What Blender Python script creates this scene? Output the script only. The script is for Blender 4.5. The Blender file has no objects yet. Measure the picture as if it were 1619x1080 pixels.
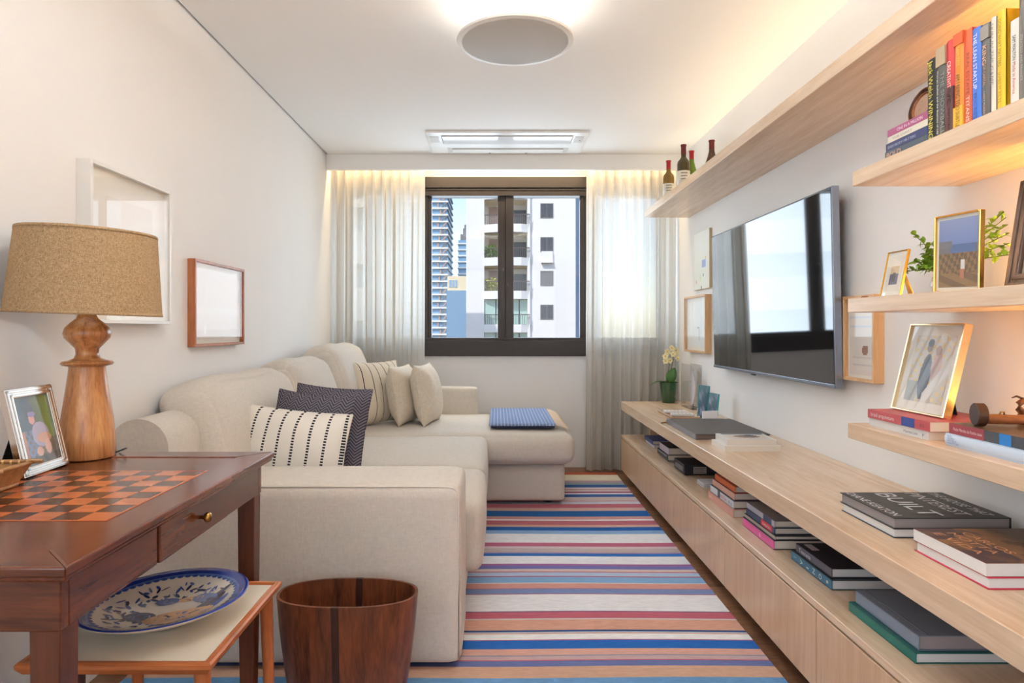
import bpy, bmesh, math, random
from mathutils import Vector, Matrix, Euler
random.seed(7)
SC = bpy.context.scene
COL = SC.collection

# ------------------------------------------------------------------ camera
CAM_Z = 1.12
FPX = 1040.0                                   # focal length in pixels of the 1619 px frame
cam_d = bpy.data.cameras.new('camera'); cam = bpy.data.objects.new('camera', cam_d); COL.objects.link(cam)
cam.location = (0, 0, CAM_Z); cam.rotation_euler = (math.radians(90), 0, 0)
cam_d.sensor_width = 36.0; cam_d.lens = FPX / 1619 * 36.0
cam_d.shift_x = 24.5 / 1619; cam_d.shift_y = -21.0 / 1619
cam_d.clip_start = 0.02; cam_d.clip_end = 2000
SC.camera = cam

# ------------------------------------------------------------------ world, sun, large lights, exposure
W = bpy.data.worlds.new('sky'); SC.world = W; W.use_nodes = True
nt = W.node_tree; nt.nodes.clear()
sky = nt.nodes.new('ShaderNodeTexSky'); sky.sky_type = 'NISHITA'; sky.sun_disc = False
sky.sun_elevation = math.radians(48); sky.sun_rotation = math.radians(200); sky.altitude = 800
bg = nt.nodes.new('ShaderNodeBackground'); bg.inputs['Strength'].default_value = 0.18
out = nt.nodes.new('ShaderNodeOutputWorld')
nt.links.new(sky.outputs[0], bg.inputs[0]); nt.links.new(bg.outputs[0], out.inputs[0])
SC.view_settings.view_transform = 'Standard'; SC.view_settings.look = 'None'
SC.view_settings.gamma = 1.0; SC.view_settings.use_curve_mapping = False
SC.view_settings.exposure = 0.62
SC.cycles.max_bounces = 8; SC.cycles.adaptive_threshold = 0.05; SC.cycles.adaptive_min_samples = 16
def light(name, kind, loc, rot, energy, color, size=None, size_y=None, parent=None, spread=None):
    d = bpy.data.lights.new(name, kind); d.energy = energy; d.color = color
    if kind == 'AREA':
        d.shape = 'RECTANGLE'; d.size = size; d.size_y = size_y or size
        if spread: d.spread = spread
    o = bpy.data.objects.new(name, d); COL.objects.link(o); o.location = loc; o.rotation_euler = rot
    if parent: o.parent = parent
    return o
sun = light('sun', 'SUN', (0, -20, 40), Vector((0.35, 0.62, -0.70)).to_track_quat('-Z', 'Y').to_euler(), 1.7, (1.0, 0.96, 0.90))
sun.data.angle = math.radians(0.5)
PI = math.pi
# added fill light for assumed daylight from behind the photographer; rear wall closed
light('assumed_rear_fill_light', 'AREA', (0.05, -2.55, 1.45), (PI/2, 0, 0), 14, (0.70, 0.85, 1.0), 2.3, 1.7)
# added fill on the left wall behind the photographer, brightening the right wall
light('side_fill_light', 'AREA', (-1.275, -0.75, 1.45), (PI/2, 0, -PI/2), 24, (0.72, 0.86, 1.0), 1.5, 1.5)
# daylight entering at the far window (in the plane of its glass, shining inwards)
light('far_window_daylight', 'AREA', (0.074, 5.42, 1.61), (-PI/2, 0, 0), 29, (0.74, 0.88, 1.0), 2.4, 1.12)

# ------------------------------------------------------------------ helpers
def lin(c):
    c = c / 255.0
    return c / 12.92 if c <= 0.04045 else ((c + 0.055) / 1.055) ** 2.4
def rgb(r, g, b): return (lin(r), lin(g), lin(b), 1.0)
def hx(s): return rgb(int(s[0:2], 16), int(s[2:4], 16), int(s[4:6], 16))

MATS = {}
def newmat(name):
    m = bpy.data.materials.new(name); m.use_nodes = True; MATS[name] = m
    nt = m.node_tree; b = nt.nodes['Principled BSDF']
    return m, nt, b
def plain(name, col, rough=0.5, metal=0.0, spec=0.5, var=0.0, scale=30, bump=0.0):
    if name in MATS: return MATS[name]
    m, nt, b = newmat(name)
    b.inputs['Base Color'].default_value = col; b.inputs['Roughness'].default_value = rough
    b.inputs['Metallic'].default_value = metal; b.inputs['Specular IOR Level'].default_value = spec
    if var or bump:
        tc = nt.nodes.new('ShaderNodeTexCoord'); n = nt.nodes.new('ShaderNodeTexNoise')
        n.inputs['Scale'].default_value = scale; n.inputs['Detail'].default_value = 4
        nt.links.new(tc.outputs['Object'], n.inputs['Vector'])
        if var:
            mx = nt.nodes.new('ShaderNodeMix'); mx.data_type = 'RGBA'
            mx.inputs[6].default_value = tuple(min(1, c * (1 - var)) for c in col[:3]) + (1,)
            mx.inputs[7].default_value = tuple(min(1, c * (1 + var)) for c in col[:3]) + (1,)
            nt.links.new(n.outputs[0], mx.inputs[0]); nt.links.new(mx.outputs[2], b.inputs['Base Color'])
        if bump:
            bp = nt.nodes.new('ShaderNodeBump'); bp.inputs['Strength'].default_value = bump; bp.inputs['Distance'].default_value = 0.002
            nt.links.new(n.outputs[0], bp.inputs['Height']); nt.links.new(bp.outputs[0], b.inputs['Normal'])
    return m
def ramp(nt, stops):
    r = nt.nodes.new('ShaderNodeValToRGB'); e = r.color_ramp.elements
    e[0].position, e[0].color = stops[0]; e[1].position, e[1].color = stops[-1]
    for p, c in stops[1:-1]:
        x = e.new(p); x.color = c
    return r
def wood(name, c1, c2, axis='y', rough=0.35, scale=1.0, stretch=14, coat=0.0, c3=None, bump=0.08):
    if name in MATS: return MATS[name]
    m, nt, b = newmat(name)
    tc = nt.nodes.new('ShaderNodeTexCoord'); mp = nt.nodes.new('ShaderNodeMapping')
    s = [stretch * scale * 2.2] * 3; s['xyz'.index(axis)] = 2.2 * scale
    mp.inputs['Scale'].default_value = s
    nt.links.new(tc.outputs['Object'], mp.inputs['Vector'])
    n1 = nt.nodes.new('ShaderNodeTexNoise'); n1.inputs['Scale'].default_value = 1.0; n1.inputs['Detail'].default_value = 6
    n1.inputs['Roughness'].default_value = 0.62; n1.inputs['Distortion'].default_value = 0.6
    nt.links.new(mp.outputs[0], n1.inputs['Vector'])
    n2 = nt.nodes.new('ShaderNodeTexNoise'); n2.inputs['Scale'].default_value = 6.0; n2.inputs['Detail'].default_value = 3
    nt.links.new(mp.outputs[0], n2.inputs['Vector'])
    add = nt.nodes.new('ShaderNodeMath'); add.operation = 'MULTIPLY_ADD'
    nt.links.new(n2.outputs[0], add.inputs[0]); add.inputs[1].default_value = 0.35; nt.links.new(n1.outputs[0], add.inputs[2])
    r = ramp(nt, [(0.40, c1), (0.62, c3 or tuple((a + c) / 2 for a, c in zip(c1, c2))), (0.86, c2)])
    nt.links.new(add.outputs[0], r.inputs[0]); nt.links.new(r.outputs[0], b.inputs['Base Color'])
    b.inputs['Roughness'].default_value = rough; b.inputs['Coat Weight'].default_value = coat; b.inputs['Coat Roughness'].default_value = 0.12
    bp = nt.nodes.new('ShaderNodeBump'); bp.inputs['Strength'].default_value = bump; bp.inputs['Distance'].default_value = 0.001
    nt.links.new(add.outputs[0], bp.inputs['Height']); nt.links.new(bp.outputs[0], b.inputs['Normal'])
    return m
def mth(nt, op, a, b=None, c=None):
    n = nt.nodes.new('ShaderNodeMath'); n.operation = op
    for i, v in enumerate((a, b, c)):
        if v is None: continue
        if isinstance(v, (int, float)): n.inputs[i].default_value = v
        else: nt.links.new(v, n.inputs[i])
    return n.outputs[0]
def weave_bump(nt, b, vec, scale=900, strength=0.25, dist=0.001):
    """woven threads: two crossed waves plus noise, as fine relief"""
    mp = nt.nodes.new('ShaderNodeMapping'); nt.links.new(vec, mp.inputs['Vector'])
    mp.inputs['Scale'].default_value = (scale * 0.06, scale * 0.06, scale * 0.25)
    n1 = nt.nodes.new('ShaderNodeTexNoise'); n1.inputs['Scale'].default_value = 1.0; n1.inputs['Detail'].default_value = 2; nt.links.new(mp.outputs[0], n1.inputs['Vector'])
    mp2 = nt.nodes.new('ShaderNodeMapping'); nt.links.new(vec, mp2.inputs['Vector'])
    mp2.inputs['Scale'].default_value = (scale * 0.25, scale * 0.25, scale * 0.05)
    n2 = nt.nodes.new('ShaderNodeTexNoise'); n2.inputs['Scale'].default_value = 1.0; n2.inputs['Detail'].default_value = 2; nt.links.new(mp2.outputs[0], n2.inputs['Vector'])
    s = mth(nt, 'ADD', n1.outputs[0], n2.outputs[0])
    bp = nt.nodes.new('ShaderNodeBump'); bp.inputs['Strength'].default_value = strength; bp.inputs['Distance'].default_value = dist
    nt.links.new(s, bp.inputs['Height']); nt.links.new(bp.outputs[0], b.inputs['Normal'])
    return s
def fabric(name, col, var=0.10, scale=900, strength=0.25, rough=0.9):
    if name in MATS: return MATS[name]
    m, nt, b = newmat(name); b.inputs['Roughness'].default_value = rough; b.inputs['Specular IOR Level'].default_value = 0.15
    b.inputs['Sheen Weight'].default_value = 0.15
    tc = nt.nodes.new('ShaderNodeTexCoord')
    s = weave_bump(nt, b, tc.outputs['Object'], scale, strength)
    h = mth(nt, 'MULTIPLY', s, 0.5)
    mx = ramp(nt, [(0.3, tuple(c * (1 - var) for c in col[:3]) + (1,)), (0.7, tuple(min(1, c * (1 + var * 0.6)) for c in col[:3]) + (1,))])
    nt.links.new(h, mx.inputs[0]); nt.links.new(mx.outputs[0], b.inputs['Base Color'])
    return m
def stripes(name, base, line, pitch, width, dash=0.0, axis=0, off=0.0):
    """fabric with thin stripes across local x, dashed along local z when dash > 0"""
    m, nt, b = newmat(name); b.inputs['Roughness'].default_value = 0.92; b.inputs['Specular IOR Level'].default_value = 0.1
    tc = nt.nodes.new('ShaderNodeTexCoord'); weave_bump(nt, b, tc.outputs['Object'], 1000, 0.2)
    sp = nt.nodes.new('ShaderNodeSeparateXYZ'); nt.links.new(tc.outputs['Object'], sp.inputs[0])
    u = mth(nt, 'FRACT', mth(nt, 'ADD', mth(nt, 'DIVIDE', sp.outputs[axis], pitch), 50.0 + off))
    inl = mth(nt, 'LESS_THAN', mth(nt, 'ABSOLUTE', mth(nt, 'SUBTRACT', u, 0.5)), width / pitch / 2)
    if dash:
        v = mth(nt, 'FRACT', mth(nt, 'ADD', mth(nt, 'DIVIDE', sp.outputs[2], dash), 50.0))
        inl = mth(nt, 'MULTIPLY', inl, mth(nt, 'LESS_THAN', v, 0.62))
    mx = nt.nodes.new('ShaderNodeMix'); mx.data_type = 'RGBA'; mx.inputs[6].default_value = base; mx.inputs[7].default_value = line
    nt.links.new(inl, mx.inputs[0]); nt.links.new(mx.outputs[2], b.inputs['Base Color'])
    return m
def herringbone(name, c1, c2, p=0.035, q=0.010):
    m, nt, b = newmat(name); b.inputs['Roughness'].default_value = 0.95; b.inputs['Specular IOR Level'].default_value = 0.1
    tc = nt.nodes.new('ShaderNodeTexCoord'); weave_bump(nt, b, tc.outputs['Object'], 600, 0.6, 0.002)
    sp = nt.nodes.new('ShaderNodeSeparateXYZ'); nt.links.new(tc.outputs['Object'], sp.inputs[0])
    z = mth(nt, 'MULTIPLY', mth(nt, 'ABSOLUTE', mth(nt, 'SUBTRACT', mth(nt, 'FRACT', mth(nt, 'ADD', mth(nt, 'DIVIDE', sp.outputs[0], p), 50.0)), 0.5)), p)
    f = mth(nt, 'FRACT', mth(nt, 'ADD', mth(nt, 'DIVIDE', mth(nt, 'ADD', sp.outputs[2], z), q), 50.0))
    inl = mth(nt, 'LESS_THAN', f, 0.5)
    mx = nt.nodes.new('ShaderNodeMix'); mx.data_type = 'RGBA'; mx.inputs[6].default_value = c1; mx.inputs[7].default_value = c2
    nt.links.new(inl, mx.inputs[0]); nt.links.new(mx.outputs[2], b.inputs['Base Color'])
    return m
def vcol(name, rough=0.5, bump=0.0, spec=0.5, noise=0.0):
    """material that takes the thing's own printed or woven colours from the mesh"""
    m, nt, b = newmat(name); b.inputs['Roughness'].default_value = rough; b.inputs['Specular IOR Level'].default_value = spec
    a = nt.nodes.new('ShaderNodeVertexColor'); a.layer_name = 'Col'
    src = a.outputs[0]
    tc = nt.nodes.new('ShaderNodeTexCoord')
    if bump: s = weave_bump(nt, b, tc.outputs['Object'], 420, bump, 0.003)
    if noise:
        mp = nt.nodes.new('ShaderNodeMapping'); mp.inputs['Scale'].default_value = (26, 300, 40); nt.links.new(tc.outputs['Object'], mp.inputs['Vector'])
        n = nt.nodes.new('ShaderNodeTexNoise'); n.inputs['Scale'].default_value = 1.0; n.inputs['Detail'].default_value = 5; nt.links.new(mp.outputs[0], n.inputs['Vector'])
        r = ramp(nt, [(0.3, (1 - noise,) * 3 + (1,)), (0.7, (1 + noise * 0.6,) * 3 + (1,))]); nt.links.new(n.outputs[0], r.inputs[0])
        mx = nt.nodes.new('ShaderNodeMix'); mx.data_type = 'RGBA'; mx.blend_type = 'MULTIPLY'; mx.inputs[0].default_value = 1.0
        nt.links.new(src, mx.inputs[6]); nt.links.new(r.outputs[0], mx.inputs[7]); src = mx.outputs[2]
    nt.links.new(src, b.inputs['Base Color'])
    return m
def pane(name, ior=1.5, tint=(1, 1, 1, 1), rough=0.0, coating=1.0):
    """thin clear pane: transparent with a Fresnel mirror"""
    m = bpy.data.materials.new(name); m.use_nodes = True; MATS[name] = m
    nt = m.node_tree; nt.nodes.clear()
    o = nt.nodes.new('ShaderNodeOutputMaterial'); t = nt.nodes.new('ShaderNodeBsdfTransparent'); g = nt.nodes.new('ShaderNodeBsdfGlossy')
    t.inputs[0].default_value = tint; g.inputs['Roughness'].default_value = rough
    f = nt.nodes.new('ShaderNodeLayerWeight'); f.inputs[0].default_value = 0.5; mx = nt.nodes.new('ShaderNodeMixShader')
    f0 = ((ior - 1) / (ior + 1)) ** 2                      # Schlick reflectance, the same from either side of the pane
    fr = mth(nt, 'MULTIPLY_ADD', mth(nt, 'POWER', f.outputs['Facing'], 5.0), 1 - f0, f0)
    if coating < 1: fr = mth(nt, 'MULTIPLY', fr, coating)   # anti-reflective glass
    nt.links.new(fr, mx.inputs[0]); nt.links.new(t.outputs[0], mx.inputs[1]); nt.links.new(g.outputs[0], mx.inputs[2]); nt.links.new(mx.outputs[0], o.inputs[0])
    return m
def emis(name, col, s):
    m, nt, b = newmat(name); b.inputs['Base Color'].default_value = (0.8, 0.8, 0.8, 1)
    b.inputs['Emission Color'].default_value = col; b.inputs['Emission Strength'].default_value = s
    return m

# ---- mesh builder
class MB:
    def __init__(s): s.v = []; s.f = []; s.c = {}
    def add(s, vs, fs, col=None):
        n = len(s.v); s.v += [tuple(p) for p in vs]
        for f in fs:
            if col is not None: s.c[len(s.f)] = col
            s.f.append(tuple(i + n for i in f))
        return s
    def box(s, x0, x1, y0, y1, z0, z1, col=None):
        return s.add([(x0,y0,z0),(x1,y0,z0),(x1,y1,z0),(x0,y1,z0),(x0,y0,z1),(x1,y0,z1),(x1,y1,z1),(x0,y1,z1)],
            [(0,3,2,1),(4,5,6,7),(0,1,5,4),(1,2,6,5),(2,3,7,6),(3,0,4,7)], col)
    def bbox(s, x0, x1, y0, y1, z0, z1, b=0.004, seg=2, M=None, col=None):
        bm = bmesh.new(); bmesh.ops.create_cube(bm, size=1.0)
        for v in bm.verts: v.co = Vector(((x0+x1)/2 + v.co.x*(x1-x0), (y0+y1)/2 + v.co.y*(y1-y0), (z0+z1)/2 + v.co.z*(z1-z0)))
        b = min(b, 0.49 * min(x1-x0, y1-y0, z1-z0))
        bmesh.ops.bevel(bm, geom=bm.edges[:], offset=b, segments=seg, profile=0.5, affect='EDGES')
        bm.verts.index_update()
        vs = [(M @ v.co) if M else v.co.copy() for v in bm.verts]; fs = [[v.index for v in f.verts] for f in bm.faces]
        bm.free(); return s.add(vs, fs, col)
    def soft(s, size, r, bulge=(0, 0, 0), n=14, M=None, pinch=0.0, fn=None):
        hx_, hy, hz = (q / 2 for q in size); H = (hx_, hy, hz); r = min(r, min(H) * 0.999)
        g = [-math.cos(PI * i / n) for i in range(n + 1)]
        idx = {}; vs = []; fs = []
        def vid(i, j, k):
            key = (i, j, k)
            if key in idx: return idx[key]
            p = (g[i], g[j], g[k]); q = [p[a] * H[a] for a in range(3)]
            core = [max(-(H[a] - r), min(H[a] - r, q[a])) for a in range(3)]
            d = Vector([q[a] - core[a] for a in range(3)])
            if d.length > 1e-9: d = d.normalized() * r
            o = Vector(core) + d
            for a in range(3):
                u, w = p[(a + 1) % 3], p[(a + 2) % 3]
                o[a] += bulge[a] * p[a] * (1 - u * u) * (1 - w * w)
            if fn: o = fn(o, p)
            idx[key] = len(vs); vs.append(M @ o if M else o); return idx[key]
        for i in range(n):
            for j in range(n):
                fs.append((vid(i,j,n), vid(i+1,j,n), vid(i+1,j+1,n), vid(i,j+1,n)))
                fs.append((vid(i,j,0), vid(i,j+1,0), vid(i+1,j+1,0), vid(i+1,j,0)))
                fs.append((vid(i,0,j), vid(i+1,0,j), vid(i+1,0,j+1), vid(i,0,j+1)))
                fs.append((vid(i,n,j), vid(i,n,j+1), vid(i+1,n,j+1), vid(i+1,n,j)))
                fs.append((vid(n,i,j), vid(n,i+1,j), vid(n,i+1,j+1), vid(n,i,j+1)))
                fs.append((vid(0,i,j), vid(0,i,j+1), vid(0,i+1,j+1), vid(0,i+1,j)))
        return s.add(vs, fs)
    def lathe(s, prof, seg=32, c=(0, 0, 0), M=None, closed=False, sx=1.0, sy=1.0, cols=None):
        vs = []; n = len(prof)
        for r, z in prof:
            for k in range(seg):
                a = 2 * PI * k / seg; p = Vector((c[0] + r * sx * math.cos(a), c[1] + r * sy * math.sin(a), c[2] + z)); vs.append(M @ p if M else p)
        base = len(s.v); s.v += [tuple(p) for p in vs]
        rng = range(n) if closed else range(n - 1)
        for i in rng:
            j = (i + 1) % n
            for k in range(seg):
                l = (k + 1) % seg
                if cols: s.c[len(s.f)] = cols[i]
                s.f.append((base + i*seg + k, base + i*seg + l, base + j*seg + l, base + j*seg + k))
        if not closed:
            for i, rev in ((0, True), (n - 1, False)):
                if prof[i][0] > 1e-5:
                    ring = [base + i*seg + k for k in range(seg)]
                    if cols: s.c[len(s.f)] = cols[min(i, len(cols) - 1)]
                    s.f.append(tuple(reversed(ring)) if rev else tuple(ring))
        return s
    def tube(s, pts, r, seg=8, cap=True):
        pts = [Vector(p) for p in pts]; rs = r if isinstance(r, (list, tuple)) else [r] * len(pts)
        base = len(s.v); up = Vector((0, 0, 1))
        for i, p in enumerate(pts):
            t = (pts[min(i + 1, len(pts) - 1)] - pts[max(i - 1, 0)]).normalized()
            a = t.cross(up); a = t.cross(Vector((1, 0, 0))) if a.length < 1e-3 else a
            a.normalize(); b = t.cross(a).normalized()
            for k in range(seg):
                th = 2 * PI * k / seg; s.v.append(tuple(p + (a * math.cos(th) + b * math.sin(th)) * rs[i]))
        for i in range(len(pts) - 1):
            for k in range(seg):
                l = (k + 1) % seg; s.f.append((base + i*seg + k, base + i*seg + l, base + (i+1)*seg + l, base + (i+1)*seg + k))
        if cap:
            s.f.append(tuple(base + k for k in range(seg))); e = base + (len(pts) - 1) * seg; s.f.append(tuple(e + k for k in reversed(range(seg))))
        return s
    def prism(s, pts, d, col=None):
        """polygon pts (3-D, planar) extruded along vector d"""
        n = len(pts); d = Vector(d); a = [Vector(p) for p in pts]; b = [p + d for p in a]
        fs = [tuple(reversed(range(n))), tuple(range(n, 2 * n))] + [(i, (i + 1) % n, n + (i + 1) % n, n + i) for i in range(n)]
        return s.add(a + b, fs, col)
    def beam(s, p, q, w, h):
        """square bar from p to q"""
        p = Vector(p); q = Vector(q); t = (q - p).normalized(); a = t.cross(Vector((0, 0, 1)))
        a = Vector((1, 0, 0)) if a.length < 1e-3 else a.normalized(); b = t.cross(a).normalized()
        c = [a * sx * w / 2 + b * sy * h / 2 for sx, sy in ((-1,-1),(1,-1),(1,1),(-1,1))]
        return s.prism([p + k for k in c], q - p)
    def mesh(s, name, off=None):
        me = bpy.data.meshes.new(name)
        vs = s.v if off is None else [(x - off[0], y - off[1], z - off[2]) for x, y, z in s.v]
        me.from_pydata(vs, [], s.f); me.validate(verbose=False)
        if s.c:
            at = me.color_attributes.new('Col', 'FLOAT_COLOR', 'CORNER')
            for p in me.polygons:
                c = s.c.get(p.index, (1, 1, 1, 1))
                for li in p.loop_indices: at.data[li].color = c
        return me
    def build(s, name, mat, parent=None, smooth=False, world=True, recalc=True, auto=None):
        off = None
        if parent is not None and world:
            r = parent
            off = Vector(parent['_o']) if '_o' in parent.keys() else Vector((0, 0, 0))
        me = s.mesh(name, off)
        if recalc and not s.c:
            bm = bmesh.new(); bm.from_mesh(me); bmesh.ops.recalc_face_normals(bm, faces=bm.faces); bm.to_mesh(me); bm.free()
        if mat: me.materials.append(mat)
        if smooth:
            me.polygons.foreach_set('use_smooth', [True] * len(me.polygons))
            if auto is not None: me.set_sharp_from_angle(angle=math.radians(auto))
        o = bpy.data.objects.new(name, me); COL.objects.link(o)
        if parent is not None:
            o.parent = parent
            if world: o['_o'] = list(off)
        return o
def tag(o, label, cat, group=None, kind=None):
    if label: o['label'] = label
    if cat: o['category'] = cat
    if group: o['group'] = group
    if kind: o['kind'] = kind
    return o
def thing(name, label, cat, loc=(0, 0, 0), rot=None, group=None):
    """an Empty at the base of a thing; parts built in world space keep to it through its origin _o"""
    o = bpy.data.objects.new(name, None); COL.objects.link(o); o.empty_display_size = 0.05
    o.location = loc
    if rot: o.rotation_euler = rot
    o['_o'] = list(loc)
    return tag(o, label, cat, group)
def struct(name, mb, mat, parent=None, **k):
    o = mb.build(name, mat, parent, **k)
    if parent is None: o['kind'] = 'structure'
    return o
def copy_tree(o, parent=None):
    c = o.copy(); COL.objects.link(c); c.parent = parent
    for ch in list(o.children): copy_tree(ch, c)
    return c
def pict(name, parent, o, right, up, w, h, nu, nv, fn, mat, world=True):
    """a printed picture: a sheet whose own colours come from fn(u, v)"""
    mb = MB(); o = Vector(o); R = Vector(right).normalized(); U = Vector(up).normalized()
    for j in range(nv + 1):
        for i in range(nu + 1): mb.v.append(tuple(o + R * (w * i / nu) + U * (h * j / nv)))
    for j in range(nv):
        for i in range(nu):
            mb.c[len(mb.f)] = fn((i + 0.5) / nu, (j + 0.5) / nv)
            a = j * (nu + 1) + i; mb.f.append((a, a + 1, a + nu + 2, a + nu + 1))
    return mb.build(name, mat, parent, world=world)
def text(name, parent, s, o, right, up, size, mat, world=True, align='LEFT', stretch=1.0, lift=0.0006, spacing=1.0, fit=None):
    """flat printed lettering as a mesh; o is the start of the baseline"""
    cu = bpy.data.curves.new('tmp', 'FONT'); cu.body = s; cu.size = size; cu.align_x = align; cu.space_character = spacing; cu.resolution_u = 3
    ob = bpy.data.objects.new('tmp', cu); COL.objects.link(ob)
    me = bpy.data.meshes.new_from_object(ob)
    bpy.data.objects.remove(ob); bpy.data.curves.remove(cu)
    R = Vector(right).normalized(); U = Vector(up).normalized(); N = R.cross(U)
    off = Vector(parent['_o']) if world else Vector((0, 0, 0))
    o = Vector(o)
    if fit and len(me.vertices):
        xs = [v.co.x for v in me.vertices]; stretch = fit / max(1e-6, max(xs) - min(xs))
    for v in me.vertices:
        v.co = o - off + R * (v.co.x * stretch) + U * v.co.y + N * lift
    me.materials.clear(); me.materials.append(mat); me.name = name
    ob = bpy.data.objects.new(name, me); COL.objects.link(ob); ob.parent = parent
    if world: ob['_o'] = list(off)
    return ob
# ------------------------------------------------------------------ the room shell
XL, XR, YB, YR, ZC = -1.29, 1.414, 5.30, -2.7, 2.435
wall_m = plain('warm_white_plaster', rgb(245, 242, 239), 0.85, spec=0.2, var=0.015, scale=6, bump=0.03)
ceil_m = plain('white_ceiling_paint', rgb(249, 247, 244), 0.85, spec=0.2)
dark_gap = plain('shadow_gap', rgb(150, 135, 120), 0.9)
struct('wall_left', MB().box(XL - 0.15, XL, YR, YB + 0.2, -0.1, ZC + 0.12), wall_m)
struct('wall_right', MB().box(XR, XR + 0.15, YR, YB + 0.2, -0.1, ZC + 0.12), wall_m)
struct('wall_rear', MB().box(XL - 0.15, XR + 0.15, YR - 0.15, YR, -0.1, ZC + 0.12), wall_m)
WX0, WX1, WZ0, WZ1 = -1.186, 1.334, 0.896, 2.333
struct('wall_back', MB().box(XL, XR, YB, YB + 0.2, -0.1, WZ0).box(XL, XR, YB, YB + 0.2, WZ1, ZC + 0.12)
       .box(XL, WX0, YB, YB + 0.2, WZ0, WZ1).box(WX1, XR, YB, YB + 0.2, WZ0, WZ1), wall_m)
struct('ceiling', MB().box(XL + 0.014, XR, YR, YB, ZC, ZC + 0.03).box(XL - 0.15, XR + 0.15, YR - 0.15, YB + 0.2, ZC + 0.03, ZC + 0.15), ceil_m)
struct('trim_1', MB().bbox(XL, XR, 4.97, 5.01, 2.32, ZC, 0.003), ceil_m)          # valance in front of the curtain recess
# frame of an assumed window behind the photographer; the rear wall has no opening
r2 = thing('assumed_window_2', None, None, (0.05, YR, 0.6)); r2['kind'] = 'structure'
alu = plain('dark_bronze_aluminium', rgb(62, 55, 52), 0.45, 0.35)
f2 = MB()
for a in (-1.15, 0.0, 1.15): f2.bbox(0.05 + a - 0.03, 0.05 + a + 0.03, YR, YR + 0.06, 0.6, 2.3)
f2.bbox(-1.13, 1.23, YR, YR + 0.06, 0.57, 0.63).bbox(-1.13, 1.23, YR, YR + 0.06, 2.27, 2.33)
f2.build('window_frame', alu, r2)
r3 = thing('added_window_3', None, None, (XL, -0.75, 0.6)); r3['kind'] = 'structure'  # added window frame around the side fill light; the wall behind stays closed
f3 = MB()
for a in (-0.78, 0.0, 0.78): f3.bbox(XL, XL + 0.008, -0.75 + a - 0.03, -0.75 + a + 0.03, 0.65, 2.25)
f3.bbox(XL, XL + 0.008, -1.56, 0.06, 0.62, 0.68).bbox(XL, XL + 0.008, -1.56, 0.06, 2.22, 2.28)
f3.build('window_frame', alu, r3)
# floor with planks running across the room
floor_m = plain('subfloor', rgb(70, 48, 36), 0.8)
fl = struct('floor', MB().box(XL - 0.15, XR + 0.15, YR - 0.15, YB + 0.2, -0.12, -0.012), floor_m)
plank_ms = [wood('plank_oak_%d' % i, a, b, 'x', 0.38, 1.4, 10) for i, (a, b) in enumerate(((rgb(104, 68, 46), rgb(158, 112, 78)), (rgb(92, 60, 42), rgb(146, 102, 72)), (rgb(116, 78, 52), rgb(168, 122, 88))))]
y = 0.45
row = 0
while y < YB - 0.01:
    y1 = min(y + 0.2, YB)
    cut = (0.2, -0.5, 0.75, 1.02, -0.1)[row % 5]
    for a, b in ((XL, cut), (cut, XR)):
        MB().bbox(a + 0.0012, b - 0.0012, y + 0.0012, y1 - 0.0012, -0.012, 0.0, 0.0015, 1).build('plank', plank_ms[(row * 2 + (a > XL)) % 3], fl)
    y = y1; row += 1
MB().box(XL, XR, YR, 0.449, -0.012, 0.0).build('plank_field', plank_ms[0], fl)['kind'] = 'stuff'

# main window: four sliding sashes, shutter box above, wide sill rail below
win = thing('window_1', None, None, (0.074, YB, WZ0)); win['kind'] = 'structure'
MB().bbox(WX0, WX1, YB - 0.035, YB + 0.12, 2.245, WZ1, 0.004).build('shutter_box', alu, win)
MB().bbox(WX0, WX1, YB - 0.02, YB + 0.12, 2.225, 2.245, 0.003).bbox(WX0, WX1, YB - 0.012, YB + 0.1, 2.185, 2.225, 0.003).build('head_rail', alu, win)
MB().bbox(WX0, WX1, YB - 0.03, YB + 0.12, WZ0, 1.02, 0.004).bbox(WX0, WX1, YB - 0.01, YB + 0.1, 1.02, 1.044, 0.003).build('sill_rail', alu, win)
win_glass = pane('clear_window_glass', 1.35)
sx = [WX0, -0.555, 0.074, 0.703, WX1]
for i in range(4):
    a, b = sx[i], sx[i + 1]; w = 0.064
    wl = w if i == 2 else 0.03; wr = w if i == 1 else 0.03
    s_ = MB().bbox(a, a + wl, YB + 0.012 + 0.02 * (i % 2), YB + 0.05 + 0.02 * (i % 2), 1.03, 2.2, 0.003).bbox(b - wr, b, YB + 0.012 + 0.02 * (i % 2), YB + 0.05 + 0.02 * (i % 2), 1.03, 2.2, 0.003).build('sash', alu, win)
    MB().box(a + wl, b - wr, YB + 0.028, YB + 0.032, 1.03, 2.2).build('pane', win_glass, s_)
lock = plain('grey_lock', rgb(90, 88, 86), 0.4, 0.6)
MB().bbox(0.05, 0.062, YB, YB + 0.012, 1.58, 1.61, 0.002).build('latch', lock, win)
MB().bbox(0.088, 0.1, YB, YB + 0.012, 1.46, 1.49, 0.002).build('latch', lock, win)

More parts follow.
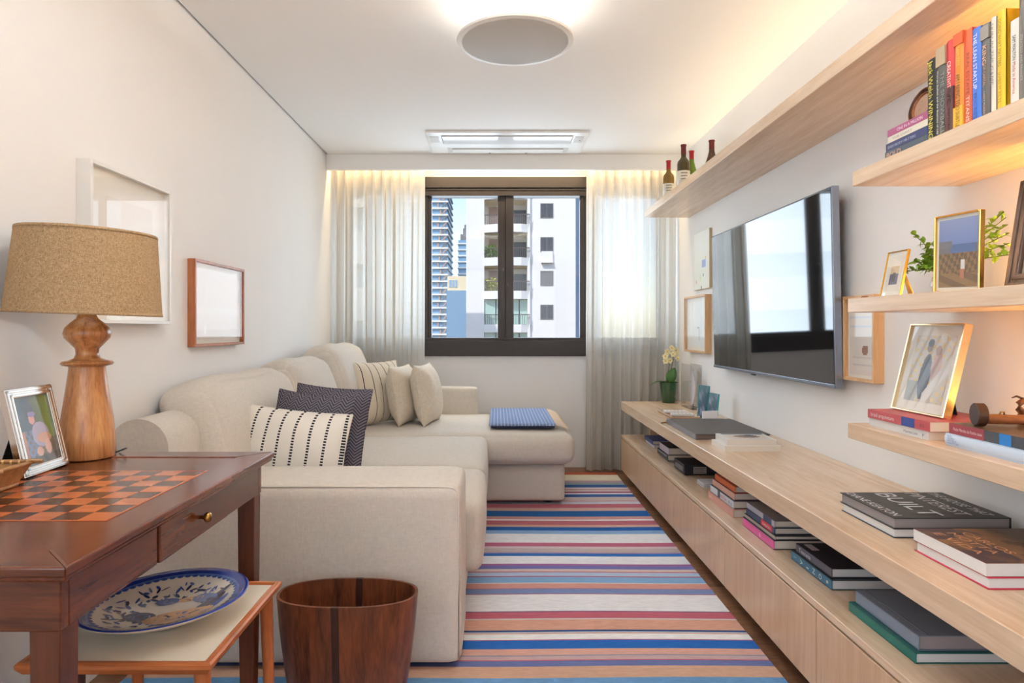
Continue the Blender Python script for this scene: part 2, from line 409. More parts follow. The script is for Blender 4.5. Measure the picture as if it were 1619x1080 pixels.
# ------------------------------------------------------------------ the city outside
white_r = plain('white_render_facade', rgb(238, 236, 232), 0.85, spec=0.1, var=0.02, scale=0.4)
ext_dark = plain('dark_window_glass', rgb(72, 74, 82), 0.25)
ext_grey = plain('grey_shutter', rgb(128, 124, 122), 0.6)
ext_blue = plain('blue_glass', rgb(128, 166, 200), 0.2)
ext_teal = plain('pale_green_glass', rgb(172, 204, 196), 0.2)
ext_brick = plain('red_brick_cladding', rgb(176, 86, 72), 0.85, var=0.12, scale=3)
ext_brown = plain('terracotta_panel', rgb(180, 156, 146), 0.85, var=0.2, scale=1.5)
ext_beige = plain('beige_soffit', rgb(226, 208, 172), 0.85)
ext_rail = plain('dark_railing', rgb(96, 84, 80), 0.6)
ext_shade = plain('shaded_wing_render', rgb(150, 172, 196), 0.85)  # the wing's shade is put into this blue-grey colour
leaf_out = plain('balcony_leaf', rgb(104, 140, 60), 0.8)
leaf_yel = plain('yellow_balcony_leaf', rgb(190, 190, 80), 0.8)
B = thing('apartment_building', 'white rendered apartment block with a stack of recessed balconies seen through the window', 'building', (2.2, 60, -40))
Y0 = 59.0
MB().box(-2.72, -1.1, Y0, Y0 + 14, -40, 34).build('facade', white_r, B)
MB().box(3.0, 7.1, Y0, Y0 + 14, -40, 34).build('facade', white_r, B)
MB().box(2.75, 3.0, Y0 - 0.35, Y0 + 3, -40, 34).build('pier', white_r, B)
MB().box(-1.1, 3.0, Y0 + 2.2, Y0 + 14, -40, 34).build('balcony_wall', white_r, B)
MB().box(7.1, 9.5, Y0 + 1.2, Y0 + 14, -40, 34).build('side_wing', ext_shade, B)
def lumps(mb, c, r, n, rnd, s=0.35):
    for _ in range(n):
        d = Vector((rnd.gauss(0, 1), rnd.gauss(0, 1), rnd.gauss(0, 1))).normalized() * r * rnd.random() ** 0.4
        p = Vector(c) + d; q = Vector((rnd.gauss(0, 1), rnd.gauss(0, 1), rnd.gauss(0, 1))).normalized() * s; t = q.orthogonal().normalized() * s * 0.5
        mb.add([p - q, p + t, p + q, p - t], [(0, 1, 2, 3)])
    return mb
rnd = random.Random(3)
for k in range(-2, 6):
    z = 0.75 + 2.97 * k
    MB().prism([(-1.1, Y0 + 2.2, z), (-1.1, Y0 - 0.2, z), (0.2, Y0 - 0.75, z), (2.2, Y0 - 0.75, z), (3.0, Y0 - 0.2, z), (3.0, Y0 + 2.2, z)], (0, 0, 0.72)).build('balcony_slab', white_r, B)
    MB().box(-1.05, 2.95, Y0 + 0.1, Y0 + 2.2, z - 0.06, z - 0.01).build('soffit', ext_beige, B)
    zt = z + 0.72
    glazed = k <= 0
    rl = MB()
    for t in range(21):
        x = -1.0 + 3.9 * t / 20; yy = Y0 - 0.15 if x < 0.0 else Y0 - 0.6
        rl.box(x - 0.02, x + 0.02, yy, yy + 0.04, zt, zt + 0.85)
    rl.box(-1.05, 0.1, Y0 - 0.16, Y0 - 0.1, zt + 0.82, zt + 0.9).box(0.1, 2.95, Y0 - 0.62, Y0 - 0.56, zt + 0.82, zt + 0.9)
    rl.build('railing', ext_rail, B)
    if glazed:
        for x in (-1.05, 0.0, 1.05, 2.1): MB().box(x, x + 0.95, Y0 + 0.2, Y0 + 0.25, zt, zt + 2.2).build('glazing', ext_teal, B)
    else:
        MB().box(-0.7, 0.9, Y0 + 2.1, Y0 + 2.22, zt, zt + 2.0).build('balcony_door', ext_brown, B)
        MB().box(1.0, 2.9, Y0 + 2.1, Y0 + 2.22, zt, zt + 1.7).build('balcony_door', ext_dark, B)
    if k in (1, 2): lumps(MB(), (-0.5, Y0 + 0.5, zt + 0.6), 0.7, 160, rnd, 0.16).build('potted_shrub', leaf_yel if k == 1 else leaf_out, B)['kind'] = 'stuff'
for k in range(-2, 6):
    z = 1.97 + 3.03 * (k)
    w_ = MB().box(3.97, 5.05, Y0 - 0.03, Y0 + 0.06, z, z + 1.2).build('window', ext_grey if k == 1 else ext_dark, B)
    fr = MB().box(3.93, 5.09, Y0 - 0.06, Y0, z - 0.06, z).box(3.93, 5.09, Y0 - 0.06, Y0, z + 1.2, z + 1.26).box(3.93, 3.99, Y0 - 0.06, Y0, z, z + 1.2).box(5.03, 5.09, Y0 - 0.06, Y0, z, z + 1.2).box(4.49, 4.53, Y0 - 0.05, Y0, z, z + 1.2)
    fr.build('window_frame', ext_grey, w_)
MB().box(4.0, 5.05, Y0 - 0.45, Y0, 6.95, 7.05).box(4.02, 5.03, Y0 - 0.3, Y0, 6.98, 8.0).build('awning_box', white_r, B)

T = thing('glass_tower', 'blue glass high-rise tower with white floor slabs at the left of the window', 'building', (-30, 255, -60))
MB().box(-46, -18.9, 250.4, 280, -60, 75).build('tower_core', ext_blue, T)
for k in range(-6, 25):
    z = 1.0 + 2.52 * k
    MB().box(-46, -18.4, 249.4, 280.4, z, z + 0.62).build('floor_slab', white_r, T)
    MB().box(-22.6 + (k % 3) * 0.5, -21.9 + (k % 3) * 0.5, 249.8, 250.5, z + 0.62, z + 2.5).build('facade_panel', ext_brown, T)
    MB().prism([(-20.9, 249.3, z + 0.62), (-20.2, 249.3, z + 0.62), (-18.7, 249.3, z + 2.3), (-19.4, 249.3, z + 2.3)], (0, 0.4, 0)).build('diagonal_louver', ext_brown if k % 2 else ext_grey, T)
M2 = thing('slab_tower', 'slim distant tower with white floor bands left of the white apartment block', 'building', (-15, 325, -60))
MB().box(-18.6, -9, 320, 340, -60, 44).build('tower_core', ext_blue, M2)
for k in range(-5, 15):
    MB().box(-19.0, -8.8, 319.3, 340.4, 0.6 + 2.95 * k, 1.25 + 2.95 * k).build('floor_slab', white_r, M2)
MB().box(-17.6, -9, 321, 338, 44, 47).box(-16.4, -9, 322, 336, 47, 50).box(-15.8, -12, 323, 330, 50, 52).build('roof_setback', ext_grey, M2)
L2 = thing('low_office_building', 'low blue-grey office building between the two distant towers', 'building', (-13, 205, -60))
MB().box(-15.2, -9, 200, 215, -60, 12.6).build('facade', plain('steel_blue_glass', rgb(116, 148, 176), 0.3), L2)
MB().box(-15.0, -9, 200.5, 215, 12.6, 17).build('penthouse', ext_beige, L2)
for k in range(3): MB().box(-14.4 + k * 0.9, -13.8 + k * 0.9, 200.3, 200.6, 13.6, 15.8).build('window', ext_blue, L2)
# neighbours that only the television and the picture glass mirror
BR = thing('brick_building', 'red brick apartment building to the right of the white block', 'building', (15, 33, -30))
MB().box(11.2, 15.2, 31, 44, -30, 8.5).build('facade', ext_brick, BR)
for k in range(-3, 4): MB().box(11.1, 15.3, 30.9, 44.1, -0.2 + 2.0 * k, 0.1 + 2.0 * k).build('floor_band', plain('pale_brick_band', rgb(222, 190, 176), 0.8), BR)
for k in range(-3, 3): MB().box(12.4, 13.6, 30.9, 31.02, 0.4 + 2.0 * k, 1.6 + 2.0 * k).build('window', ext_dark, BR)
BW = thing('banded_building', 'white building with long banded balconies to the left outside', 'building', (-13, 35, -30))
MB().box(-22, -7.0, 35, 48, -30, 14).build('facade', plain('pale_glazing', rgb(206, 214, 220), 0.3), BW)
for k in range(-4, 6):
    MB().box(-22.2, -6.8, 33.6, 48.1, -1.4 + 2.9 * k, 0.3 + 2.9 * k).build('balcony_band', white_r, BW)
lumps(MB(), (-12.5, 34.0, 12.5), 2.0, 500, rnd, 0.3).build('roof_garden', leaf_out, BW)['kind'] = 'stuff'

# ------------------------------------------------------------------ curtains
def curtain_mat(name, col):
    m = bpy.data.materials.new(name); m.use_nodes = True; nt = m.node_tree; nt.nodes.clear()
    o = nt.nodes.new('ShaderNodeOutputMaterial'); d = nt.nodes.new('ShaderNodeBsdfDiffuse'); t = nt.nodes.new('ShaderNodeBsdfTranslucent'); p = nt.nodes.new('ShaderNodeBsdfTransparent')
    d.inputs[0].default_value = col; t.inputs[0].default_value = tuple(c * 0.68 for c in col[:3]) + (1,)
    a = nt.nodes.new('ShaderNodeMixShader'); a.inputs[0].default_value = 0.5; b = nt.nodes.new('ShaderNodeMixShader'); b.inputs[0].default_value = 0.20
    nt.links.new(d.outputs[0], a.inputs[1]); nt.links.new(t.outputs[0], a.inputs[2]); nt.links.new(a.outputs[0], b.inputs[1]); nt.links.new(p.outputs[0], b.inputs[2]); nt.links.new(b.outputs[0], o.inputs[0])
    return m
sheer = curtain_mat('sheer_linen', rgb(238, 232, 222))
def curtain(x0, x1, seed, label):
    rd = random.Random(seed); r = thing('curtain', label, 'curtain', ((x0 + x1) / 2, 5.13, 0.015), group='sheer curtains at the window')
    nf = int((x1 - x0) / 0.07); ph = [rd.uniform(-0.5, 0.5) for _ in range(nf + 2)]; am = [rd.uniform(0.45, 1.2) for _ in range(nf + 2)]; ov = [rd.choice((0.0, 0.004, 0.010, 0.016, 0.020)) for _ in range(nf + 2)]
    nu = nf * 16; nv = 18; mb = MB()
    for j in range(nv + 1):
        z = 0.015 + (2.40 - 0.015) * j / nv; t = j / nv
        for i in range(nu + 1):
            s = i / nu; k = s * nf; k0 = int(k); f = k - k0; f = f * f * (3 - 2 * f)
            L_ = lambda q: q[min(k0, nf)] * (1 - f) + q[min(k0 + 1, nf + 1)] * f
            wob = 0.8 * math.sin(3.0 * s + 2.2 * (1 - t) + seed) * (1 - t)
            th = 2 * PI * k + L_(ph) + wob
            y = 5.13 + 0.042 * L_(am) * math.sin(th) + 0.01 * math.sin(9 * s + seed) * (1 - t)
            x = x0 + (x1 - x0) * s + L_(ov) * math.sin(2 * th) + 0.012 * math.sin(7 * s + seed) * (1 - t)
            mb.v.append((max(min(x, x1), x0), min(y, 5.205), z))
    for j in range(nv):
        for i in range(nu):
            a = j * (nu + 1) + i; mb.f.append((a, a + 1, a + nu + 2, a + nu + 1))
    mb.build('sheer_panel', sheer, r, smooth=True, recalc=False)
    hem = MB()
    for j in range(2):
        z = 0.015 + 0.09 * j
        for i in range(nu + 1):
            v = mb.v[i]; hem.v.append((v[0], v[1] - 0.002, z))
    for i in range(nu): hem.f.append((i, i + 1, i + nu + 2, i + nu + 1))
    hem.build('hem', sheer, r, smooth=True, recalc=False)
    MB().bbox(x0, x1, 5.115, 5.145, 2.40, 2.425, 0.002).build('heading_track', plain('white_track', rgb(235, 230, 222), 0.5), r)
curtain(XL + 0.005, -0.553, 11, 'pleated off-white sheer curtain hanging left of the window behind the sofa')
curtain(0.70, XR - 0.004, 5, 'pleated off-white sheer curtain hanging right of the window behind the orchid')
# LED line hidden in the curtain recess
led = thing('recess_led_strip', 'warm LED strip hidden in the ceiling recess above the window', 'light', (0.06, 5.04, 2.41))
MB().box(XL + 0.02, XR - 0.02, 5.025, 5.05, 2.415, 2.43).build('strip_housing', plain('white_strip_housing', rgb(240, 235, 225), 0.5), led)
WARM = (1.0, 0.72, 0.38)
light('recess_led', 'AREA', (0, 0, 0.002), (math.radians(18), 0, 0), 7, (1.0, 0.74, 0.42), 2.6, 0.02, led)

# ------------------------------------------------------------------ rug
RUG = [(747, 'b4624a'), (751, 'e2dcc8'), (760, 'b69aa4'), (763.3, '8ea0aa'), (766.7, '3a5f98'), (771, 'dccfd2'), (773.3, 'a87890'), (774.3, 'cfbdb8'), (777.5, 'a06080'),
 (780, 'f2f0f4'), (781.7, '3d64a4'), (786, 'cdbfbd'), (791.7, 'd08c94'), (793, 'd0d2de'), (797, 'c4707c'), (803, 'd8b4ac'), (807.8, '2f66a8'), (816.7, 'd8a29c'), (821.2, 'f2f2f4'),
 (823.3, 'c4747e'), (830, 'dcb2a4'), (833.3, '2d64ae'), (838.8, '8fb2dc'), (844.2, 'f2f1f4'), (858.3, 'bc6c84'), (864.2, 'd8c6c8'), (867.5, 'c4b4b2'), (873.3, 'b894b0'),
 (875, '3a74bc'), (879.7, 'f2f1f5'), (892, 'a06a98'), (895, '7876b4'), (900.3, 'dcc6be'), (904.2, 'bc6474'), (905.5, 'b6cae0'), (911.2, 'b4586c'), (912.6, '88b0d8'), (921.8, 'dcd6d6'),
 (923, 'd89c90'), (930.8, 'a07090'), (931.8, '7e90bc'), (939.2, 'b06078'), (940.3, 'f2f1f3'), (966.6, '6c5878'), (968, 'bc6474'), (978, 'd4ccca'), (980, 'd8a48e'), (996.4, '2c4a7c'),
 (999.2, 'c0c8d4'), (1001, 'd8a494'), (1002.5, 'f2f2f2'), (1011.2, 'b45c78'), (1012.5, '2e68b4'), (1025.8, 'd8a898'), (1035.8, '6c88a4'), (1037, 'c4a8a8'), (1043, 'c0606c'), (1044.4, '6a74a4'),
 (1053.3, 'cca48c'), (1071.4, '6a98c4'), (1086, '2c4a7c'), (1100, 'bc6474'), (1112, 'f2f1f4'), (1140, '3a74bc'), (1160, 'd8a898'), (1185, '88b0d8'), (1210, None)]
def yfl(py): return FPX * (CAM_Z - 0.01) / (py - 519.0)
rug = MB(); RX0, RX1 = -1.18, 0.913
for (p0, c), (p1, _) in zip(RUG[:-1], RUG[1:]):
    ya, yb = yfl(p0), yfl(p1); n = 24
    for i in range(n):
        xa, xb = RX0 + (RX1 - RX0) * i / n, RX0 + (RX1 - RX0) * (i + 1) / n
        def w(x, y): return 0.006 * math.sin(x * 5 + y * 2.3) * 0.8
        rug.add([(xa, yb + w(xa, yb), 0.010), (xb, yb + w(xb, yb), 0.010), (xb, ya + w(xb, ya), 0.010), (xa, ya + w(xa, ya), 0.010)], [(0, 1, 2, 3)], hx(c))
ya, yb = yfl(1210), yfl(747)
rug.box(RX0, RX1, ya + 0.006, yb - 0.006, 0.0005, 0.0098, hx('b0a098'))
tag(rug.build('striped_rug', vcol('woven_wool_stripes', 0.95, 0.5, 0.1, 0.16)), 'flat-woven rug with blue, rose, peach and white stripes on the floor', 'rug')
# ------------------------------------------------------------------ sofa
linen = fabric('cream_linen', rgb(216, 206, 193), 0.10, 900, 0.22)
foot_m = plain('dark_foot', rgb(58, 46, 38), 0.5)
sofa = thing('sectional_sofa', 'cream linen L-shaped sectional sofa with chaise along the left wall', 'sofa', (-0.6, 3.6, 0.0))
def sbox(name, x0, x1, y0, y1, z0, z1, r, bulge=(0, 0, 0), n=12, fn=None, rot=None, parent=sofa, mat=linen):
    M = Matrix.Translation(((x0 + x1) / 2, (y0 + y1) / 2, (z0 + z1) / 2))
    if rot: M = M @ Euler(rot).to_matrix().to_4x4()
    return MB().soft((x1 - x0, y1 - y0, z1 - z0), r, bulge, n, M, fn=fn).build(name, mat, parent, smooth=True)
sbox('base', -1.255, -0.125, 2.3, 4.06, 0.035, 0.27, 0.02)
sbox('base', -1.255, 0.43, 4.12, 5.06, 0.035, 0.272, 0.025)
sbox('armrest', -1.26, -0.113, 2.13, 2.45, 0.025, 0.612, 0.034, (0.002, 0.003, 0.003), 16)
sbox('armrest', -1.25, -0.14, 4.94, 5.07, 0.2, 0.675, 0.03, (0.003, 0.003, 0.003), 12)
pp = [(-0.123, 2.139, 0.05), (-0.1225, 2.139, 0.3), (-0.1225, 2.139, 0.565), (-0.126, 2.139, 0.585), (-0.138, 2.139, 0.598), (-0.16, 2.139, 0.603), (-0.6, 2.138, 0.6045), (-1.22, 2.139, 0.603)]
MB().tube(pp, 0.0028, 8).build('piping', linen, sofa, smooth=True)
bk = MB()                                                   # rolled back frame along the wall
prof = []
for i in range(17):
    a = PI * i / 16; prof.append((-1.182 + 0.1 * math.cos(a), 0.72 + 0.1 * math.sin(a)))
prof = [(-1.082, 0.3)] + prof + [(-1.282, 0.3)]
bk.prism([(x, 2.17, z) for x, z in prof], (0, 2.88, 0)); o = bk.build('back_frame', linen, sofa, smooth=True, auto=40)
def puff(o, p):
    return o
sbox('seat_cushion', -1.08, -0.052, 2.45, 3.10, 0.2, 0.465, 0.045, (0.010, 0.003, 0.014), 18)
sbox('seat_cushion', -1.08, -0.056, 3.10, 4.02, 0.2, 0.465, 0.045, (0.010, 0.003, 0.014), 18)
sbox('chaise_cushion', -1.08, 0.485, 4.02, 5.04, 0.275, 0.468, 0.07, (0.01, 0.012, 0.02), 16)
def slump(o, p):
    # softer, rounder top with a little sag of the crown towards the wall
    return Vector((o.x - 0.03 * max(0, p[2]) ** 2, o.y, o.z - 0.012 * max(0, p[2]) * p[1] ** 4 - 0.005 * math.sin(5 * p[1] + p[2]) * max(0, p[2])))
for (y0, y1, zt, xc, seed) in ((2.415, 3.36, 0.915, -1.1, 0), (3.36, 4.10, 0.94, -1.09, 1), (4.06, 4.90, 1.005, -1.04, 2)):
    M = Matrix.Translation((xc, (y0 + y1) / 2, (0.45 + zt) / 2)) @ Euler((0, math.radians(-14), 0)).to_matrix().to_4x4()
    MB().soft((0.235, y1 - y0 - 0.005, zt - 0.43), 0.085, (0.03, 0.016, 0.012), 20, M, fn=slump).build('back_cushion', linen, sofa, smooth=True)
for x, y in ((-0.2, 2.22), (-1.15, 2.22), (0.33, 4.22), (0.33, 4.96), (-0.2, 4.0), (-1.15, 4.9)):
    MB().lathe([(0.03, 0.011), (0.035, 0.014), (0.035, 0.04)], 16, (x, y, 0)).build('foot', foot_m, sofa)

# ------------------------------------------------------------------ scatter cushions
def pillow(name, label, loc, w, h, t, mat, yaw, lean, roll=0, group='scatter cushions on the sofa', seed=0, piping=None):
    r = thing(name, label, 'cushion', loc, Euler((math.radians(lean), math.radians(roll), math.radians(yaw))), group)
    n = 26; mb = MB(); rd = random.Random(seed); a1, a2, a3 = (rd.uniform(0, 6) for _ in range(3))
    def P(u, v, s):
        e = (1 - abs(u) ** 2.6) * (1 - abs(v) ** 2.6); th = t / 2 * max(0, e) ** 0.55
        th *= 1 + 0.05 * math.sin(4 * u + a1) * math.sin(5 * v + a2)
        # edges curve in between the pointed corners
        x = w / 2 * u * (1 - 0.045 * (1 - v * v)); z = h / 2 * v * (1 - 0.055 * (1 - u * u))
        return (x, s * th + 0.004 * math.sin(7 * u + a3) * (1 - v * v), z)
    g = [math.sin(PI / 2 * (2 * i / n - 1)) for i in range(n + 1)]
    for s in (-1, 1):
        base = len(mb.v)
        for j in range(n + 1):
            for i in range(n + 1): mb.v.append(P(g[i], g[j], s))
        for j in range(n):
            for i in range(n):
                a = base + j * (n + 1) + i; q = (a, a + 1, a + n + 2, a + n + 1); mb.f.append(q if s < 0 else q[::-1])
    mb.build('cushion_cover', mat, r, smooth=True, world=False)
    sm = MB(); ring = []
    for i in range(n): ring.append(P(g[i], -1, 0))
    for i in range(n): ring.append(P(1, g[i], 0))
    for i in range(n, 0, -1): ring.append(P(g[i], 1, 0))
    for i in range(n, -1, -1): ring.append(P(-1, g[i], 0))
    sm.tube(ring, 0.0035, 6); sm.build('seam', piping or mat, r, smooth=True, world=False)
    return r
dash = stripes('ivory_dashed_stripe', rgb(236, 228, 216), rgb(46, 48, 54), 0.060, 0.0105, 0.011)
line = stripes('cream_fine_stripe', rgb(224, 210, 190), rgb(58, 54, 54), 0.062, 0.005)
navy = herringbone('navy_herringbone', rgb(58, 60, 78), rgb(122, 112, 112), 0.05, 0.014)
cream = fabric('oatmeal_linen', rgb(222, 208, 188), 0.14, 700, 0.5)
pillow('lumbar_cushion', 'ivory lumbar cushion with dashed black stripes behind the near sofa arm', (-0.815, 2.62, 0.632), 0.45, 0.33, 0.17, dash, -6, -12, 5, seed=1)
pillow('scatter_cushion', 'navy herringbone cushion directly behind the ivory dashed lumbar cushion', (-0.80, 2.80, 0.645), 0.36, 0.40, 0.12, navy, -12, -14, 5, seed=2)
pillow('scatter_cushion', 'rearmost navy herringbone cushion, second behind the ivory lumbar cushion', (-0.76, 2.965, 0.66), 0.36, 0.40, 0.12, navy, -9, -14, 4, seed=3)
pillow('scatter_cushion', 'cream cushion with thin black stripes leaning on the tall back cushion', (-0.80, 4.44, 0.69), 0.42, 0.42, 0.17, line, 52, -14, 0, seed=4)
pillow('scatter_cushion', 'plain cream cushion standing between the striped cushion and another cream one', (-0.625, 4.44, 0.675), 0.38, 0.39, 0.18, cream, 78, -10, 0, seed=5)
pillow('scatter_cushion', 'plain cream cushion at the right end of the row on the chaise', (-0.47, 4.44, 0.68), 0.38, 0.40, 0.18, cream, 80, -10, 0, seed=6)

# ------------------------------------------------------------------ folded throw on the chaise
thr = thing('folded_throw', 'folded blue woven throw with cream fringe lying on the chaise', 'throw', (0.18, 4.5, 0.489))
tb = plain('blue_weave', rgb(122, 142, 182), 0.95, spec=0.1)
m, nt_, b_ = newmat('blue_throw_weave'); b_.inputs['Roughness'].default_value = 0.95; b_.inputs['Specular IOR Level'].default_value = 0.1
tc = nt_.nodes.new('ShaderNodeTexCoord'); sp = nt_.nodes.new('ShaderNodeSeparateXYZ'); nt_.links.new(tc.outputs['Object'], sp.inputs[0])
u = mth(nt_, 'FRACT', mth(nt_, 'ADD', mth(nt_, 'DIVIDE', sp.outputs[0], 0.022), 50)); v = mth(nt_, 'FRACT', mth(nt_, 'ADD', mth(nt_, 'DIVIDE', sp.outputs[1], 0.016), 50))
k_ = mth(nt_, 'MULTIPLY', mth(nt_, 'LESS_THAN', u, 0.28), mth(nt_, 'LESS_THAN', v, 0.6)); mx = nt_.nodes.new('ShaderNodeMix'); mx.data_type = 'RGBA'
mx.inputs[6].default_value = rgb(124, 142, 180); mx.inputs[7].default_value = rgb(184, 194, 212); nt_.links.new(k_, mx.inputs[0]); nt_.links.new(mx.outputs[2], b_.inputs['Base Color'])
weave_bump(nt_, b_, tc.outputs['Object'], 500, 0.5, 0.002)
navy_edge = plain('navy_throw_edge', rgb(52, 56, 84), 0.95)
def sheet(mb, x0, x1, y0, y1, zf, n=16):
    base = len(mb.v)
    for j in range(n + 1):
        for i in range(n + 1):
            x = x0 + (x1 - x0) * i / n; y = y0 + (y1 - y0) * j / n; mb.v.append((x, y, zf(x, y)))
    for j in range(n):
        for i in range(n): a = base + j * (n + 1) + i; mb.f.append((a, a + 1, a + n + 2, a + n + 1))
def solid(x0, x1, y0, y1, z0, z1, r):
    M = Matrix.Translation(((x0 + x1) / 2, (y0 + y1) / 2, (z0 + z1) / 2)); return MB().soft((x1 - x0, y1 - y0, z1 - z0), r, (0, 0, 0.002), 12, M)
solid(-0.035, 0.37, 4.16, 4.98, 0.487, 0.499, 0.006).build('lower_fold', navy_edge, thr, smooth=True)
solid(-0.045, 0.375, 4.15, 4.99, 0.499, 0.517, 0.009).build('upper_fold', m, thr, smooth=True)
fr = MB(); rd = random.Random(8)
for i in range(70):
    y = 4.17 + 0.8 * i / 69; e = rd.uniform(-0.008, 0.008)
    fr.tube([(0.365, y, 0.507), (0.40, y + e, 0.503), (0.435, y + 1.6 * e, 0.490), (0.462, y + 2 * e, 0.476)], 0.0042, 5)
o = fr.build('fringe', plain('cream_fringe', rgb(226, 206, 186), 0.95), thr, smooth=True); o['kind'] = 'stuff'

# ------------------------------------------------------------------ games table
mah = wood('mahogany', rgb(60, 26, 15), rgb(112, 56, 32), 'y', 0.22, 1.0, 12, 0.15, bump=0.02)
mahx = wood('mahogany_cross', rgb(62, 28, 16), rgb(114, 58, 33), 'x', 0.22, 1.0, 12, 0.15, bump=0.02)
mahz = wood('mahogany_upright', rgb(56, 26, 15), rgb(102, 52, 30), 'z', 0.3, 1.0, 12, 0.1, bump=0.03)
sq_l = wood('inlay_light', rgb(168, 82, 42), rgb(198, 110, 62), 'x', 0.22, 2.0, 8, 0.15, bump=0.01)
sq_d = wood('inlay_dark', rgb(58, 28, 20), rgb(84, 44, 30), 'x', 0.22, 2.0, 8, 0.15, bump=0.01)
brass = plain('aged_brass', rgb(170, 130, 70), 0.28, 1.0)
TX0, TX1, TY0, TY1, TZ = -1.18, -0.612, 0.935, 1.813, 0.78
gt = thing('games_table', 'dark mahogany games table with inlaid chessboard top and small drawer', 'table', ((TX0 + TX1) / 2, (TY0 + TY1) / 2, 0))
top = MB().bbox(TX0 + 0.004, TX1 - 0.004, TY0 + 0.004, TY1 - 0.004, TZ - 0.024, TZ - 0.006, 0.004).build('tabletop', mah, gt)
bw = 0.075
def board(pts, mat, name='border_board'):
    bm_ = MB().prism([(x, y, TZ - 0.016) for x, y in pts], (0, 0, 0.016)); o = bm_.build(name, mat, top)
    md = o.modifiers.new('edge', 'BEVEL'); md.width = 0.0035; md.segments = 3; md.limit_method = 'ANGLE'; return o
g = 0.0004
board([(TX0, TY0), (TX1, TY0), (TX1 - bw, TY0 + bw), (TX0 + bw, TY0 + bw)], mahx)
board([(TX1, TY1), (TX0, TY1), (TX0 + bw, TY1 - bw), (TX1 - bw, TY1 - bw)], mahx)
board([(TX1, TY0), (TX1, TY1), (TX1 - bw, TY1 - bw), (TX1 - bw, TY0 + bw)], mah)
board([(TX0, TY1), (TX0, TY0), (TX0 + bw, TY0 + bw), (TX0 + bw, TY1 - bw)], mah)
MB().box(TX0 + bw + g, TX1 - bw - g, TY0 + bw + g, TY1 - bw - g, TZ - 0.014, TZ - 0.0022).build('centre_panel', mahx, top)
SQ = 0.05; bx0 = -0.896 - 4 * SQ; by0 = 1.371 - 4 * SQ
lm = MB()
for a, b, c, d in ((bx0 - 0.004, bx0 + 8 * SQ + 0.004, by0 - 0.004, by0), (bx0 - 0.004, bx0 + 8 * SQ + 0.004, by0 + 8 * SQ, by0 + 8 * SQ + 0.004), (bx0 - 0.004, bx0, by0, by0 + 8 * SQ), (bx0 + 8 * SQ, bx0 + 8 * SQ + 0.004, by0, by0 + 8 * SQ)):
    lm.box(a, b, c, d, TZ - 0.0024, TZ - 0.0012)
lm.build('inlay_line', sq_l, top)
for i in range(8):
    for j in range(8):
        MB().box(bx0 + i * SQ + 0.0003, bx0 + (i + 1) * SQ - 0.0003, by0 + j * SQ + 0.0003, by0 + (j + 1) * SQ - 0.0003, TZ - 0.004, TZ - 0.0014 + 0.0002 * ((i * 3 + j) % 2)).build('square', sq_l if (i + j) % 2 else sq_d, top)
AX0, AX1, AY0, AY1, AZ0, AZ1 = -1.154, -0.638, 0.962, 1.787, 0.675, TZ - 0.024
MB().bbox(AX0, AX1, AY0, AY0 + 0.02, AZ0, AZ1, 0.002).build('apron', mahx, gt)
MB().bbox(AX0, AX1, AY1 - 0.02, AY1, AZ0, AZ1, 0.002).build('apron', mahx, gt)
MB().bbox(AX0, AX0 + 0.02, AY0 + 0.02, AY1 - 0.02, AZ0, AZ1, 0.002).build('apron', mah, gt)
MB().bbox(AX1 - 0.02, AX1, AY0 + 0.02, 1.238, AZ0, AZ1, 0.002).build('apron', mah, gt)
MB().bbox(AX1 - 0.02, AX1, 1.556, AY1 - 0.02, AZ0, AZ1, 0.002).build('apron', mah, gt)
dr = MB().bbox(AX1 - 0.018, AX1 + 0.004, 1.241, 1.553, AZ0 + 0.001, AZ1 - 0.002, 0.003).build('drawer', mah, gt)
MB().lathe([(0.004, 0), (0.004, 0.008), (0.0095, 0.013), (0.0115, 0.018), (0.009, 0.023), (0, 0.025)], 20, M=Matrix.Translation((AX1 + 0.004, 1.405, 0.716)) @ Matrix.Rotation(PI / 2, 4, 'Y')).build('knob', brass, dr, smooth=True)
for x, y in ((AX1 - 0.048, AY0 + 0.002), (AX1 - 0.048, AY1 - 0.048), (AX0 + 0.002, AY0 + 0.002), (AX0 + 0.002, AY1 - 0.048)):
    lg = MB(); cx, cy = x + 0.023, y + 0.023
    pr = []
    for z, h in ((0.0103, 0.016), (0.3, 0.020), (AZ0 + 0.06, 0.023)):
        pr.append((z, h))
    vs = []
    for z, h in pr: vs += [(cx - h, cy - h, z), (cx + h, cy - h, z), (cx + h, cy + h, z), (cx - h, cy + h, z)]
    fs = [(3, 2, 1, 0), (8, 9, 10, 11)]
    for r_ in range(2):
        for k in range(4): fs.append((r_ * 4 + k, r_ * 4 + (k + 1) % 4, r_ * 4 + 4 + (k + 1) % 4, r_ * 4 + 4 + k))
    lg.add(vs, fs); o = lg.build('leg', mahz, gt)
    md = o.modifiers.new('edge', 'BEVEL'); md.width = 0.002; md.segments = 2

